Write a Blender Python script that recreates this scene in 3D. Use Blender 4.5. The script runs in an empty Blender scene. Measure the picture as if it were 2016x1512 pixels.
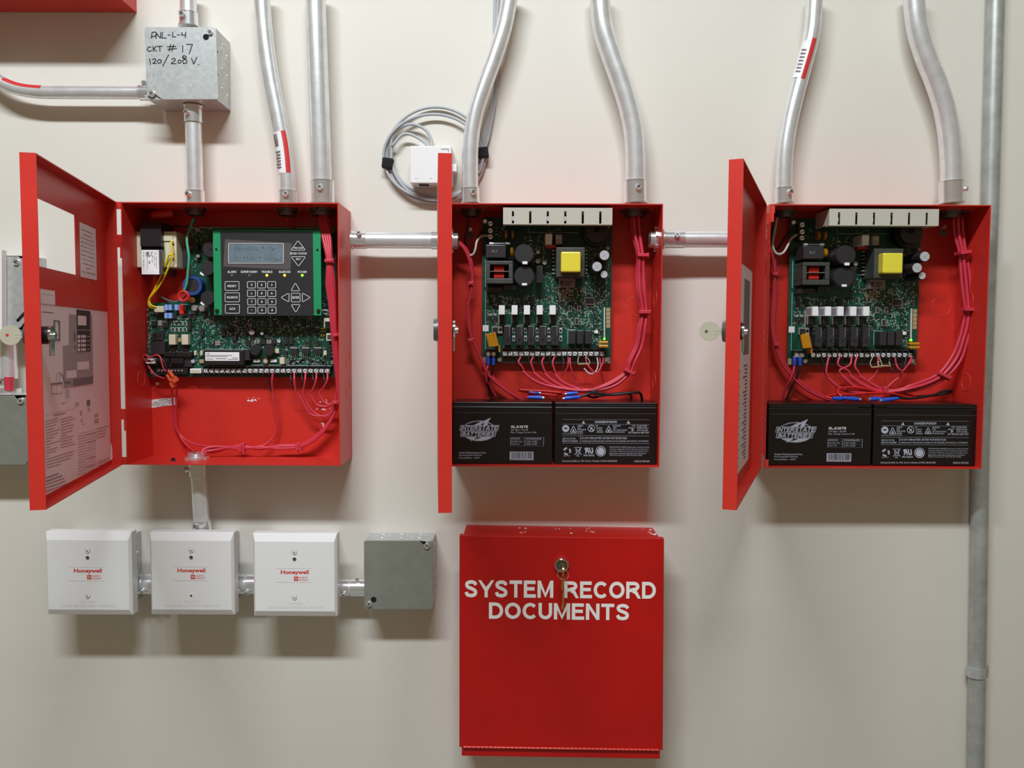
import bpy, math, random
from mathutils import Vector, Matrix
random.seed(11)
PI = math.pi
C = bpy.context.scene.collection
sc = bpy.context.scene

# ---------------------------------------------------------------- camera
F_PX, W_PX, H_PX = 1606.7, 2016, 1512
DIST, EYE = 1.147, 1.45
YAW, PITCH, ROLL = -0.0045, 0.0566, 0.0043
_cy, _sy = math.cos(YAW), math.sin(YAW)
FWD = Vector((_sy*math.cos(PITCH), _cy*math.cos(PITCH), -math.sin(PITCH)))
_r0 = Vector((_cy, -_sy, 0)); _u0 = _r0.cross(FWD)
RGT = math.cos(ROLL)*_r0 + math.sin(ROLL)*_u0
UPV = math.cos(ROLL)*_u0 - math.sin(ROLL)*_r0
CAM = Vector((0, -DIST, EYE))
cd = bpy.data.cameras.new('camera'); cam = bpy.data.objects.new('camera', cd); C.objects.link(cam)
cd.sensor_width = 36; cd.lens = F_PX/W_PX*36; cd.clip_start = .02
mw = Matrix((RGT, UPV, -FWD)).transposed().to_4x4(); mw.translation = CAM
cam.matrix_world = mw
sc.camera = cam

# ---------------------------------------------------------------- world, lights, exposure
world = bpy.data.worlds.new('room_ambience'); sc.world = world; world.use_nodes = True
world.node_tree.nodes['Background'].inputs[0].default_value = (1, .79, .48, 1)
world.node_tree.nodes['Background'].inputs[1].default_value = .172
def area(name, loc, size_x, size_y, power, rot, col=(.86, .93, 1)):
    l = bpy.data.lights.new(name, 'AREA'); l.shape = 'RECTANGLE'; l.size = size_x; l.size_y = size_y
    l.energy = power; l.color = col
    o = bpy.data.objects.new(name, l); C.objects.link(o); o.location = loc; o.rotation_euler = rot
    return o
area('ceiling_tube_light', (-.3, -1.45, 3.02), 1.25, .13, 58, (math.radians(22), 0, 0))
sc.view_settings.view_transform = 'Standard'; sc.view_settings.look = 'None'
sc.view_settings.gamma = 1; sc.view_settings.use_curve_mapping = False
sc.view_settings.exposure = 0.0

# ---------------------------------------------------------------- materials
def srgb(r, g, b):
    f = lambda c: (c/255/12.92) if c/255 <= .04045 else ((c/255+.055)/1.055)**2.4
    return (f(r), f(g), f(b), 1)
MATS = {}
def mat(name, rgb, rough=.5, metal=0., bump=0., bscale=400, var=0., vscale=30, emit=0., spec=.5, coat=0., trans=0., var2=None):
    m = bpy.data.materials.new(name); m.use_nodes = True; nt = m.node_tree; b = nt.nodes['Principled BSDF']
    col = srgb(*rgb)
    b.inputs['Base Color'].default_value = col; b.inputs['Roughness'].default_value = rough
    b.inputs['Metallic'].default_value = metal; b.inputs['Specular IOR Level'].default_value = spec
    b.inputs['Coat Weight'].default_value = coat; b.inputs['Transmission Weight'].default_value = trans
    tc = nt.nodes.new('ShaderNodeTexCoord')
    if bump:
        n = nt.nodes.new('ShaderNodeTexNoise'); n.inputs['Scale'].default_value = bscale; n.inputs['Detail'].default_value = 2
        nt.links.new(tc.outputs['Object'], n.inputs['Vector'])
        bp = nt.nodes.new('ShaderNodeBump'); bp.inputs['Strength'].default_value = bump; bp.inputs['Distance'].default_value = .001
        nt.links.new(n.outputs['Fac'], bp.inputs['Height']); nt.links.new(bp.outputs['Normal'], b.inputs['Normal'])
    if var:
        n = nt.nodes.new('ShaderNodeTexNoise'); n.inputs['Scale'].default_value = vscale; n.inputs['Detail'].default_value = 4
        n.inputs['Roughness'].default_value = .6
        nt.links.new(tc.outputs['Object'], n.inputs['Vector'])
        r = nt.nodes.new('ShaderNodeValToRGB')
        c2 = srgb(*var2) if var2 else tuple(min(1, c*(1+var)) for c in col[:3])+(1,)
        r.color_ramp.elements[0].position = .35; r.color_ramp.elements[1].position = .66
        r.color_ramp.elements[0].color = tuple(c*(1-var) for c in col[:3])+(1,); r.color_ramp.elements[1].color = c2
        nt.links.new(n.outputs['Fac'], r.inputs['Fac']); nt.links.new(r.outputs['Color'], b.inputs['Base Color'])
    if emit:
        b.inputs['Emission Color'].default_value = col; b.inputs['Emission Strength'].default_value = emit
    MATS[name] = m
    return m
mat('wall_paint', (222, 217, 205), .62, bump=.06, bscale=260, var=.012, vscale=6)
mat('floor_concrete', (150, 147, 140), .6, var=.1, vscale=8)
mat('red_paint', (208, 50, 40), .36, bump=.12, bscale=1500, var=.05, vscale=14)
mat('red_dark', (192, 10, 6), .42, bump=.16, bscale=1300, var=.06, vscale=10)
mat('red_gloss', (224, 70, 60), .24, bump=.08, bscale=500)
mat('galvanised', (196, 200, 198), .36, metal=.45, var=.10, vscale=160, bump=.05, bscale=350)
mat('galvanised_pipe', (240, 243, 244), .28, metal=.62, var=.07, vscale=60, bump=.04, bscale=300)
mat('aged_pipe', (176, 180, 174), .42, metal=.4, var=.14, vscale=40)
mat('zinc_bright', (240, 243, 245), .2, metal=.8)
mat('screw_bright', (244, 246, 247), .25, metal=.25)
mat('grey_cover', (150, 153, 143), .42, metal=.4, var=.06, vscale=40)
mat('chrome', (225, 225, 228), .12, metal=1)
mat('white_plastic', (238, 238, 236), .42)
mat('white_paper', (236, 236, 238), .5)
mat('violet_paper', (240, 230, 234), .4)
mat('label_white', (240, 240, 240), .5)
mat('print_black', (22, 22, 24), .6)
mat('print_grey', (120, 116, 120), .6)
mat('print_soft', (168, 160, 164), .6)
mat('print_dark', (62, 58, 62), .6)
mat('print_silver', (178, 184, 196), .5)
mat('print_white', (226, 228, 228), .5)
mat('print_red', (214, 48, 38), .5)
mat('vinyl_white', (250, 248, 242), .5)
mat('black_plastic', (33, 31, 33), .38)
mat('battery_black', (17, 14, 15), .34, coat=.15)
mat('chip_black', (40, 39, 41), .45)
mat('relay_black', (52, 49, 52), .3)
mat('overlay_black', (38, 38, 40), .45)
mat('velcro_black', (24, 24, 28), .9, bump=.5, bscale=900)
mat('pcb_green', (12, 74, 56), .4, var=.30, vscale=90)
mat('pcb_edge', (120, 100, 60), .6)
mat('frame_green', (24, 148, 92), .45)
mat('solder', (205, 210, 208), .3, metal=.6)
mat('silkscreen', (178, 205, 190), .5)
mat('bracket_beige', (196, 192, 176), .42)
mat('cream_plastic', (214, 208, 178), .45)
mat('yellow_tape', (236, 222, 70), .25)
mat('coil_red', (226, 52, 40), .3)
mat('wire_red', (204, 56, 74), .38)
mat('wire_red_bright', (206, 34, 36), .35)
mat('wire_black', (30, 28, 30), .4)
mat('wire_grey', (176, 180, 184), .45)
mat('wire_white', (200, 194, 184), .45)
mat('wire_yellow', (232, 206, 20), .4)
mat('wire_green', (70, 176, 136), .4)
mat('wire_teal', (70, 120, 120), .4)
mat('spade_blue', (36, 86, 200), .28)
mat('wire_nut_red', (206, 44, 40), .35)
mat('lug_orange', (216, 84, 44), .35)
mat('polyfuse', (196, 134, 20), .35)
mat('blue_block', (138, 172, 230), .45)
mat('blue_toroid', (36, 74, 140), .4)
mat('steel_dark', (120, 121, 122), .35, metal=.8)
mat('brass', (206, 178, 96), .25, metal=.9)
mat('key_steel', (214, 210, 186), .3, metal=.35)
mat('lcd', (112, 130, 138), .25, var=.12, vscale=60)
mat('lcd_dark', (84, 100, 110), .3)
mat('emboss_shade_grey', (206, 206, 205), .5)  # darker copy of the white plastic, for the painted shade of raised letters
mat('film', (92, 88, 88), .2)
mat('led_off', (110, 108, 108), .3)
mat('led_amber', (255, 196, 60), .3, emit=2.2)
mat('led_green', (130, 255, 40), .3, emit=2.2)
mat('tan', (178, 150, 108), .5)
mat('grey_part', (150, 138, 134), .5)
mat('cap_top', (206, 208, 212), .35, metal=.3)
mat('cap_sleeve', (52, 42, 46), .35)
mat('gold', (214, 172, 60), .3, metal=.5)
mat('hole_black', (8, 8, 9), .9)
mat('tape_red', (206, 50, 50), .5)
mat('ferrite', (66, 68, 62), .45, var=.15, vscale=120)

# ---------------------------------------------------------------- px -> world helpers
def ray(px, py):
    return FWD + RGT*((px-W_PX/2)/F_PX) - UPV*((py-H_PX/2)/F_PX)
def A(px, py, y=0.):
    d = ray(px, py); t = (y-CAM.y)/d.y
    return CAM + d*t
def S(y=0.): return (DIST+y)/F_PX
CROP = {'a': (850, 380, 7.754), 'b': (1070, 380, 7.754), 'f': (850, 570, 7.754), 'g': (1070, 570, 7.754), 'h': (850, 740, 7.754),
        'i': (1070, 740, 7.754), 'A': (230, 390, 7.956), 'K': (400, 390, 6.72), 'L': (280, 580, 9.164), 'R': (460, 580, 8.4),
        'B': (240, 680, 4.345), 'J': (0, 0, 4), 'H': (70, 1000, 5.04), 'N': (470, 1000, 4.8), 'D': (880, 1020, 4.383),
        'E': (880, 1280, 4.383), 'n': (680, 180, 5.04), 'c': (1500, 380, 7.754), 'd': (1720, 380, 7.754), 'e': (1500, 570, 7.754),
        'k': (1700, 570, 7.754), 'm': (1480, 740, 4.032), '3': (480, 0, 3.252), 'p': (0, 280, 4), 'q': (0, 640, 4)}
def X(c, x, y):
    a, b, s = CROP[c]; return (a+x/s, b+y/s)
def XR(c, x0, y0, x1, y1):
    return X(c, x0, y0)+X(c, x1, y1)

# ---------------------------------------------------------------- mesh builder
def catmull(pts, k=6):
    pts = [Vector(p) for p in pts]
    if len(pts) < 3: return pts
    P = [pts[0]*2-pts[1]]+pts+[pts[-1]*2-pts[-2]]; out = []
    for i in range(1, len(P)-2):
        a, b, c, d = P[i-1:i+3]
        for j in range(k):
            t = j/k
            out.append(.5*((2*b)+(c-a)*t+(2*a-5*b+4*c-d)*t*t+(3*b-a-3*c+d)*t**3))
    out.append(pts[-1]); return out
def frame(n):
    n = n.normalized(); a = Vector((0, 0, 1)) if abs(n.z) < .9 else Vector((1, 0, 0))
    u = n.cross(a).normalized(); return u, n.cross(u).normalized()
class M:
    def __init__(s): s.v = []; s.f = []; s.s = []
    def add(s, v, f, sm=False):
        o = len(s.v); s.v += [Vector(p) for p in v]; s.f += [tuple(i+o for i in q) for q in f]; s.s += [sm]*len(f); return s
    def box(s, a, b):
        x0, x1 = sorted((a[0], b[0])); y0, y1 = sorted((a[1], b[1])); z0, z1 = sorted((a[2], b[2]))
        return s.obox(Vector(((x0+x1)/2, (y0+y1)/2, (z0+z1)/2)), Vector(((x1-x0)/2, 0, 0)), Vector((0, (y1-y0)/2, 0)), Vector((0, 0, (z1-z0)/2)))
    def obox(s, c, u, w, z):
        c = Vector(c)
        v = [c+u*a+w*b+z*d for d in (-1, 1) for b in (-1, 1) for a in (-1, 1)]
        f = [(0, 2, 3, 1), (4, 5, 7, 6), (0, 1, 5, 4), (2, 6, 7, 3), (0, 4, 6, 2), (1, 3, 7, 5)]
        return s.add(v, f)
    def cyl(s, p0, p1, r, r2=None, n=16):
        p0, p1 = Vector(p0), Vector(p1); r2 = r if r2 is None else r2; u, w = frame(p1-p0)
        ring = lambda p, q: [p+u*q*math.cos(2*PI*i/n)+w*q*math.sin(2*PI*i/n) for i in range(n)]
        a, b = ring(p0, r), ring(p1, r2)
        s.add(a+b, [(i, (i+1) % n, n+(i+1) % n, n+i) for i in range(n)], True)
        s.add(a, [tuple(range(n-1, -1, -1))]); s.add(b, [tuple(range(n))]); return s
    def ringwall(s, p0, p1, ro, ri, n=24):
        p0, p1 = Vector(p0), Vector(p1); u, w = frame(p1-p0)
        ring = lambda p, q: [p+u*q*math.cos(2*PI*i/n)+w*q*math.sin(2*PI*i/n) for i in range(n)]
        a, b, c, d = ring(p0, ro), ring(p1, ro), ring(p1, ri), ring(p0, ri)
        for x, y, sm in ((a, b, True), (b, c, False), (c, d, True), (d, a, False)):
            s.add(x+y, [(i, (i+1) % n, n+(i+1) % n, n+i) for i in range(n)], sm)
        return s
    def tube(s, pts, r, n=8, smooth=True, k=6):
        pts = catmull(pts, k) if smooth else [Vector(p) for p in pts]
        t = [(pts[min(i+1, len(pts)-1)]-pts[max(i-1, 0)]).normalized() for i in range(len(pts))]
        u, w = frame(t[0]); v = []
        for i, p in enumerate(pts):
            u = (u-t[i]*u.dot(t[i])).normalized(); w = t[i].cross(u)
            v += [p+u*r*math.cos(2*PI*j/n)+w*r*math.sin(2*PI*j/n) for j in range(n)]
        L = len(pts)
        s.add(v, [(i*n+j, i*n+(j+1) % n, (i+1)*n+(j+1) % n, (i+1)*n+j) for i in range(L-1) for j in range(n)], True)
        s.add(v[:n], [tuple(range(n-1, -1, -1))]); s.add(v[-n:], [tuple(range(n))]); return s
    def torus(s, c, nrm, R, r, n=28, m=6, a0=0, a1=2*PI):
        c = Vector(c); u, w = frame(Vector(nrm)); nn = Vector(nrm).normalized(); full = abs(a1-a0-2*PI) < 1e-6
        L = n if full else n+1; v = []
        for i in range(L):
            a = a0+(a1-a0)*i/n; d = u*math.cos(a)+w*math.sin(a)
            v += [c+d*(R+r*math.cos(2*PI*j/m))+nn*r*math.sin(2*PI*j/m) for j in range(m)]
        s.add(v, [(i*m+j, i*m+(j+1) % m, ((i+1) % L)*m+(j+1) % m, ((i+1) % L)*m+j) for i in range(n) for j in range(m)], True); return s
    def prism(s, pts, ex):
        pts = [Vector(p) for p in pts]; ex = Vector(ex); n = len(pts)
        return s.add(pts+[p+ex for p in pts], [tuple(range(n)), tuple(range(2*n-1, n-1, -1))]+[(i, n+i, n+(i+1) % n, (i+1) % n) for i in range(n)])
    def ribbon(s, pts, w, nrm=(0, -1, 0), th=.00012, discs=True):
        nrm = Vector(nrm); pts = [Vector(p) for p in pts]
        for a, b in zip(pts, pts[1:]):
            d = b-a
            if d.length < 1e-7: continue
            q = nrm.cross(d.normalized())*w/2
            s.prism([a-q, b-q, b+q, a+q], nrm*th)
        if discs:
            for p in pts: s.cyl(p, p+nrm*th, w/2, n=7)
        return s
def link(name, me, m, parent=None):
    o = bpy.data.objects.new(name, me); C.objects.link(o)
    if parent is not None: o.parent = parent
    return o
ROOT = {}
def off(o):
    while o is not None:
        if o.name in ROOT: return ROOT[o.name]
        o = o.parent
    return Vector((0, 0, 0))
def obj(name, mb, m, parent=None, bevel=0, seg=2, label=None, kind=None):
    if name in ('printed_text', 'diagram_lines', 'drawing_windows', 'embossed_caution', 'embossed_shade'): kind = 'stuff'
    ofs = off(parent)
    me = bpy.data.meshes.new(name)
    me.from_pydata([tuple(p-ofs) for p in mb.v], [], mb.f)
    me.polygons.foreach_set('use_smooth', mb.s); me.materials.append(MATS[m]); me.update()
    o = link(name, me, m, parent)
    if bevel:
        b = o.modifiers.new('bevel', 'BEVEL'); b.width = bevel; b.segments = seg; b.limit_method = 'ANGLE'; b.angle_limit = .6
    if label: o['label'] = label
    if kind: o['kind'] = kind
    return o
def thing(name, label, cat, loc, group=None):
    o = bpy.data.objects.new(name, None); C.objects.link(o); o.empty_display_size = .02
    o.location = loc; o['label'] = label; o['category'] = cat; ROOT[o.name] = Vector(loc)
    if group: o['group'] = group
    return o
def single(name, mb, m, label, cat, group=None, kind=None, bevel=0):
    c = sum(mb.v, Vector())/len(mb.v)
    me_v = mb.v; mb.v = [p-c for p in me_v]
    o = obj(name, mb, m, bevel=bevel); mb.v = me_v; o.location = c
    ROOT[o.name] = c
    o['label'] = label; o['category'] = cat
    if group: o['group'] = group
    if kind: o['kind'] = kind
    return o
def copy_tree(o, parent=None, loc=None, label=None, group=None):
    c = o.copy(); C.objects.link(c)
    if parent is not None: c.parent = parent
    if loc is not None: c.location = loc; ROOT[c.name] = Vector(loc)
    if label: c['label'] = label
    if group: c['group'] = group
    for ch in list(o.children): copy_tree(ch, c)
    return c
# text ------------------------------------------------------------
TXT = {}
def text_mesh(s, bold):
    k = (s, bold)
    if k not in TXT:
        cu = bpy.data.curves.new('t', 'FONT'); cu.body = s; cu.size = 1; cu.resolution_u = 2; cu.offset = bold; cu.align_x = 'LEFT'
        o = bpy.data.objects.new('t', cu); C.objects.link(o)
        dg = bpy.context.evaluated_depsgraph_get(); me = bpy.data.meshes.new_from_object(o.evaluated_get(dg))
        v = [tuple(p.co) for p in me.vertices]; f = [tuple(p.vertices) for p in me.polygons]
        bpy.data.objects.remove(o); bpy.data.curves.remove(cu); bpy.data.meshes.remove(me)
        if not v: v = [(0, 0, 0)]
        x0 = min(p[0] for p in v); x1 = max(p[0] for p in v); y0 = min(p[1] for p in v); y1 = max(p[1] for p in v)
        TXT[k] = ([((p[0]-x0)/(x1-x0 or 1), (p[1]-y0)/(y1-y0 or 1)) for p in v], f)
    return TXT[k]
def text(mb, s, bl, br, tl, bold=0., shear=0.):
    """the lettering fills the parallelogram bottom-left, bottom-right, top-left"""
    v, f = text_mesh(s, bold); bl = Vector(bl); e1 = Vector(br)-bl; e2 = Vector(tl)-bl
    return mb.add([bl+e1*(a+shear*b)+e2*b for a, b in v], f)
def textpx(mb, s, r, y, bold=0., shear=0., tilt=0.):
    """lettering filling the photo rectangle r=(x0,y0,x1,y1) on the plane y; tilt lowers its right end, in px"""
    x0, y0, x1, y1 = r
    return text(mb, s, A(x0, y1, y), A(x1, y1+tilt, y), A(x0, y0, y), bold, shear)
def _arc(cx, cy, rx, ry, a0, a1, n=8): return [(cx+rx*math.cos(math.radians(a0+(a1-a0)*i/n)), cy+ry*math.sin(math.radians(a0+(a1-a0)*i/n))) for i in range(n+1)]
def glyph(c, t):
    h = t/2; H = 1-h; m = .5
    G = {'A': (.95, [[(.02, -.1), (.42, H-.0), (.53, H-.0), (.93, -.1)], [(.2, .3), (.75, .3)]]),
     'B': (.82, [[(h, 0), (h, 1)], [(h, H), (.45, H)]+_arc(.45, .745, .27, H-.745, 90, -90)+[(h, .5)], [(h, .49), (.48, .49)]+_arc(.48, (.49+h)/2, .27, (.49-h)/2, 90, -90)+[(h, h)]]),
     'C': (.88, [_arc(.48, m, .48-h, m-h, 42, 318, 16)]), 'D': (.88, [[(h, 0), (h, 1)], [(h, H), (.4, H)]+_arc(.4, m, .48-h, m-h, 90, -90, 12)+[(h, h)]]),
     'E': (.76, [[(h, 0), (h, 1)], [(h, H), (.74, H)], [(h, .52), (.68, .52)], [(h, h), (.76, h)]]), 'F': (.70, [[(h, 0), (h, 1)], [(h, H), (.70, H)], [(h, .5), (.6, .5)]]),
     'G': (.95, [_arc(.48, m, .48-h, m-h, 45, 345, 16)+[(.95-h, .45)], [(.52, .45), (.95, .45)]]), 'H': (.84, [[(h, 0), (h, 1)], [(.84-h, 0), (.84-h, 1)], [(h, .52), (.84-h, .52)]]),
     'I': (.2+t*.2, [[(.1+t*.1, 0), (.1+t*.1, 1)]]), 'J': (.66, [[(.66-h, 1), (.66-h, .33)]+_arc(.33, .33, .33-h, .33-h, 0, -180)]), 'K': (.86, [[(h, 0), (h, 1)], [(.84, 1.06), (h, .36)], [(.3, .56), (.86, -.06)]]),
     'L': (.70, [[(h, 1), (h, 0)], [(h, h), (.7, h)]]), 'M': (1.0, [[(h, 0), (h, 1)], [(1-h, 0), (1-h, 1)], [(h, 1.02), (.5, .05), (1-h, 1.02)]]), 'N': (.84, [[(h, 0), (h, 1)], [(.84-h, 0), (.84-h, 1)], [(h, 1.0), (.84-h, 0)]]),
     'O': (.98, [_arc(.49, m, .49-h, m-h, 0, 360, 22)]), 'P': (.78, [[(h, 0), (h, 1)], [(h, H), (.45, H)]+_arc(.45, .70, .33-h*.6, H-.70, 90, -90)+[(h, .40)]]),
     'Q': (.98, [_arc(.49, m, .49-h, m-h, 0, 360, 22), [(.6, .25), (.95, -.02)]]), 'R': (.90, [[(h, 0), (h, 1)], [(h, H), (.5, H)]+_arc(.5, .72, .34-h, H-.72, 90, -90)+[(h, .44)], [(.42, .44), (.62, .36), (.84, -.08)]]),
     'S': (.82, [[tuple(p)[:2] for p in catmull([(q[0], q[1], 0) for q in [(.72, .72), (.63, .85), (.42, H), (.19, .84), (.14, .70), (.24, .59), (.44, .51), (.64, .41), (.70, .28), (.62, .15), (.42, h), (.18, .15), (.10, .31)]], 3)]]), 'T': (.80, [[(.4, 0), (.4, 1)], [(0, H), (.8, H)]]),
     'U': (.84, [[(h, 1), (h, .4)]+_arc(.42, .4, .42-h, .4-h, 180, 360, 12)+[(.84-h, 1)]]), 'V': (.88, [[(.04, 1.06), (.44, .04), (.84, 1.06)]]), 'W': (1.2, [[(.04, 1.06), (.32, .04), (.6, .98), (.88, .04), (1.16, 1.06)]]),
     'X': (.88, [[(.04, -.04), (.84, 1.04)], [(.04, 1.04), (.84, -.04)]]), 'Y': (.88, [[(.02, 1.06), (.44, .42), (.86, 1.06)], [(.44, 0), (.44, .45)]]), 'Z': (.78, [[(0, H), (.7, H), (.06, h), (.78, h)]]),
     '0': (.7, [_arc(.35, m, .35-h, m-h, 0, 360, 20)]), '1': (.42, [[(.3, 0), (.3, 1)], [(.3, .9), (.04, .72)]]), '2': (.7, [_arc(.35, .68, .34-h, .32-h, 165, -30, 9)+[(h, h), (.7, h)]]),
     '3': (.7, [_arc(.33, .74, .32-h, .26-h, 160, -80, 9), _arc(.33, .28, .36-h, .28-h, 80, -160, 9)]), '4': (.74, [[(.52, 0), (.52, .95), (.06, .3), (.74, .3)]]), '5': (.7, [[(.64, H), (.16, H), (.12, .52)]+_arc(.34, .34, .36-h, .34-h, 110, -155, 10)]),
     '6': (.7, [_arc(.36, .33, .35-h, .33-h, 0, 360, 16), [(h+.0, .36), (.14, .75), (.34, .94), (.6, .88)]]), '7': (.68, [[(0, H), (.6, H), (.26, -.06)]]), '8': (.7, [_arc(.35, .74, .30-h, .26-h, 0, 360, 14), _arc(.35, .27, .35-h, .27-h, 0, 360, 14)]),
     '9': (.7, [_arc(.34, .67, .35-h, .33-h, 0, 360, 16), [(.7-h, .64), (.56, .25), (.36, .06), (.1, .12)]]), '-': (.4, [[(.02, .4), (.38, .4)]]), '.': (.22, [[(.11, 0), (.11, t)]]), '/': (.45, [[(0, -.1), (.45, 1.1)]]),
     '#': (.8, [[(.2, 0), (.32, 1)], [(.5, 0), (.62, 1)], [(.02, .66), (.8, .66)], [(0, .32), (.78, .32)]]), '*': (.5, [[(.25, .35), (.25, .65)], [(.12, .42), (.38, .58)], [(.12, .58), (.38, .42)]])}
    return G.get(c, (.35, []))
def block(mb, s, bl, br, tl, t=.2, sp=.13, shear=0.):
    """heavy sans capitals filling the parallelogram; strokes mitred, ends cut level"""
    x = 0; Q = []
    for c in s:
        w, st = glyph(c, t)
        for si, P in enumerate(st):
            cl = len(P) > 4 and abs(P[0][0]-P[-1][0])+abs(P[0][1]-P[-1][1]) < 1e-6
            P = P[:-1] if cl else P; P = [p for i, p in enumerate(P) if i == 0 or math.hypot(p[0]-P[i-1][0], p[1]-P[i-1][1]) > 1e-4]; n = len(P); L = []; R = []
            for i in range(n):
                a = P[i-1] if (i or cl) else None; b = P[(i+1) % n] if (i < n-1 or cl) else None; p = P[i]
                def nr(u, v): d = math.hypot(v[0]-u[0], v[1]-u[1]) or 1; return (-(v[1]-u[1])/d, (v[0]-u[0])/d)
                if a is None: q = nr(p, b); k = 1
                elif b is None: q = nr(a, p); k = 1
                else:
                    q1, q2 = nr(a, p), nr(p, b); q = (q1[0]+q2[0], q1[1]+q2[1]); l = math.hypot(*q) or 1; q = (q[0]/l, q[1]/l); k = min(2.2, 1/max(.3, q[0]*q1[0]+q[1]*q1[1]))
                f = lambda y: min(1, max(0, y))
                L.append((x+p[0]+q[0]*k*t/2, f(p[1]+q[1]*k*t/2))); R.append((x+p[0]-q[0]*k*t/2, f(p[1]-q[1]*k*t/2)))
            m = n if cl else n-1
            Q += [(si, L[i], R[i], R[(i+1) % n], L[(i+1) % n]) for i in range(m)]
        x += w+sp
    W = x-sp; bl = Vector(bl); e1 = (Vector(br)-bl)/W; e2 = Vector(tl)-bl; nv = e1.cross(e2).normalized()*.00008
    for q in Q: mb.add([bl+e1*(a+shear*b)+e2*b+nv*q[0] for a, b in q[1:]], [(0, 1, 2, 3)])
    return mb
def blockpx(mb, s, r, y, t=.2, sp=.13, shear=0., tilt=0.):
    x0, y0, x1, y1 = r
    return block(mb, s, A(x0, y1, y), A(x1, y1+tilt, y), A(x0, y0, y), t, sp, shear)
def rpx(mb, r, y0, y1):
    a = A(r[0], r[1], y0); b = A(r[2], r[3], y0)
    return mb.box((a.x, y0, a.z), (b.x, y1, b.z))
def outline(mb, pts, w, y):
    P = [A(a, b, y) for a, b in pts]; return mb.ribbon(P+[P[0]], w*S(y))

WALL = .0835
ZT, ZB = EYE+.1867, EYE-.1822
# ================================================================ setting
def struct(name, mb, m):
    o = obj(name, mb, m); o['kind'] = 'structure'; return o
struct('wall_back', M().box((-2.4, WALL, 0), (2.4, WALL+.12, 3.1)), 'wall_paint')
struct('floor', M().box((-2.4, -2.6, -.1), (2.4, WALL+.12, 0)), 'floor_concrete')
specks = [(1375, 25), (905, 37), (955, 90), (1010, 128), (488, 225), (498, 275), (1124, 162), (1186, 268), (1325, 250), (1010, 310), (712, 322), (714, 350),
          (1170, 392), (1222, 293), (290, 347), (436, 328), (437, 1238), (1064, 333), (1065, 322)]
m_ = M()
for px, py in specks:
    c = A(px, py, WALL); r = random.uniform(.0004, .0009)
    m_.cyl(c, c+Vector((0, -r*.8, 0)), r, r*.4, n=7)
o = obj('paint_drips', m_, 'wall_paint', bpy.data.objects['wall_back']); o['kind'] = 'stuff'

# ================================================================ cabinets
TH = .0015
def cabinet(label, x0, x1, zt=ZT, zb=ZB, y0=0., name='alarm_cabinet', group='open red metal cabinets'):
    t = thing(name, label, 'cabinet', (x0, y0, zb), group); yb = WALL-.0005
    obj('back_panel', M().box((x0, yb-TH, zb), (x1, yb, zt)), 'red_paint', t)
    obj('side_panel', M().box((x0, y0, zb), (x0+TH, yb-TH, zt)), 'red_paint', t)
    obj('side_panel', M().box((x1-TH, y0, zb), (x1, yb-TH, zt)), 'red_paint', t)
    obj('top_panel', M().box((x0+TH, y0, zt-TH), (x1-TH, yb-TH, zt)), 'red_paint', t)
    obj('bottom_panel', M().box((x0+TH, y0, zb), (x1-TH, yb-TH, zb+TH)), 'red_paint', t)
    return t
def knock(t, c, n, R, r=.0005, a0=0, a1=2*PI):
    obj('knockout', M().torus(c, n, R, r, a0=a0, a1=a1), 'red_gloss', t)
class Door:
    def __init__(s, t, xh, ang, L, zt=ZT, zb=ZB, window=None, T=.0155):
        s.ang = math.radians(ang); s.T = T; s.L = L; s.zt = zt; s.zb = zb
        s.h = Vector((xh, 0, 0)); s.U = Vector((math.cos(s.ang), -math.sin(s.ang), 0)); s.V = Vector((math.sin(s.ang), math.cos(s.ang), 0))
        m = M(); e = .0012
        def b(u0, u1, w0, w1, z0, z1): s.box(m, u0, u1, w0, w1, z0, z1)
        if window:
            u0, u1, z0, z1 = window
            b(0, u0, -e, 0, zb, zt); b(u1, L, -e, 0, zb, zt); b(u0, u1, -e, 0, zb, z0); b(u0, u1, -e, 0, z1, zt)
        else: b(0, L, -e, 0, zb, zt)
        b(0, e, 0, T, zb, zt); b(L-e, L, 0, T, zb, zt); b(e, L-e, 0, T, zb, zb+e); b(e, L-e, 0, T, zt-e, zt)
        s.o = obj('door', m, 'red_paint', t)
    def P(s, u, w, z): return s.h+s.U*u+s.V*(w-s.T)+Vector((0, 0, z))
    def box(s, m, u0, u1, w0, w1, z0, z1):
        return m.obox(s.P((u0+u1)/2, (w0+w1)/2, (z0+z1)/2), s.U*abs(u1-u0)/2, s.V*abs(w1-w0)/2, Vector((0, 0, abs(z1-z0)/2)))
    def uz(s, px, py, w=0.):
        d = ray(px, py); p0 = s.P(0, w, 0); t = (p0-CAM).dot(s.V)/d.dot(s.V); q = CAM+d*t
        return (q-s.P(0, w, 0)).dot(s.U), q.z
    def text(s, m, st, u0, u1, z0, z1, w=.0006, bold=0):   # reads from hinge side right to left: seen from inside, left = free end
        return text(m, st, s.P(u1, w, z0), s.P(u0, w, z0), s.P(u1, w, z1), bold)

X1, X2, X3 = -.5575, -.0963, .3475
OFF = .4546
cab1 = cabinet('red metal cabinet at left with green-framed keypad and no batteries', X1+.006, -.2477)
cab2 = cabinet('middle red metal cabinet with its door seen edge-on, above the documents box', X2+.001, .2038)
cab3 = cabinet('right red metal cabinet in front of the long vertical conduit', X3+.0045, .2038+OFF)

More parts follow.
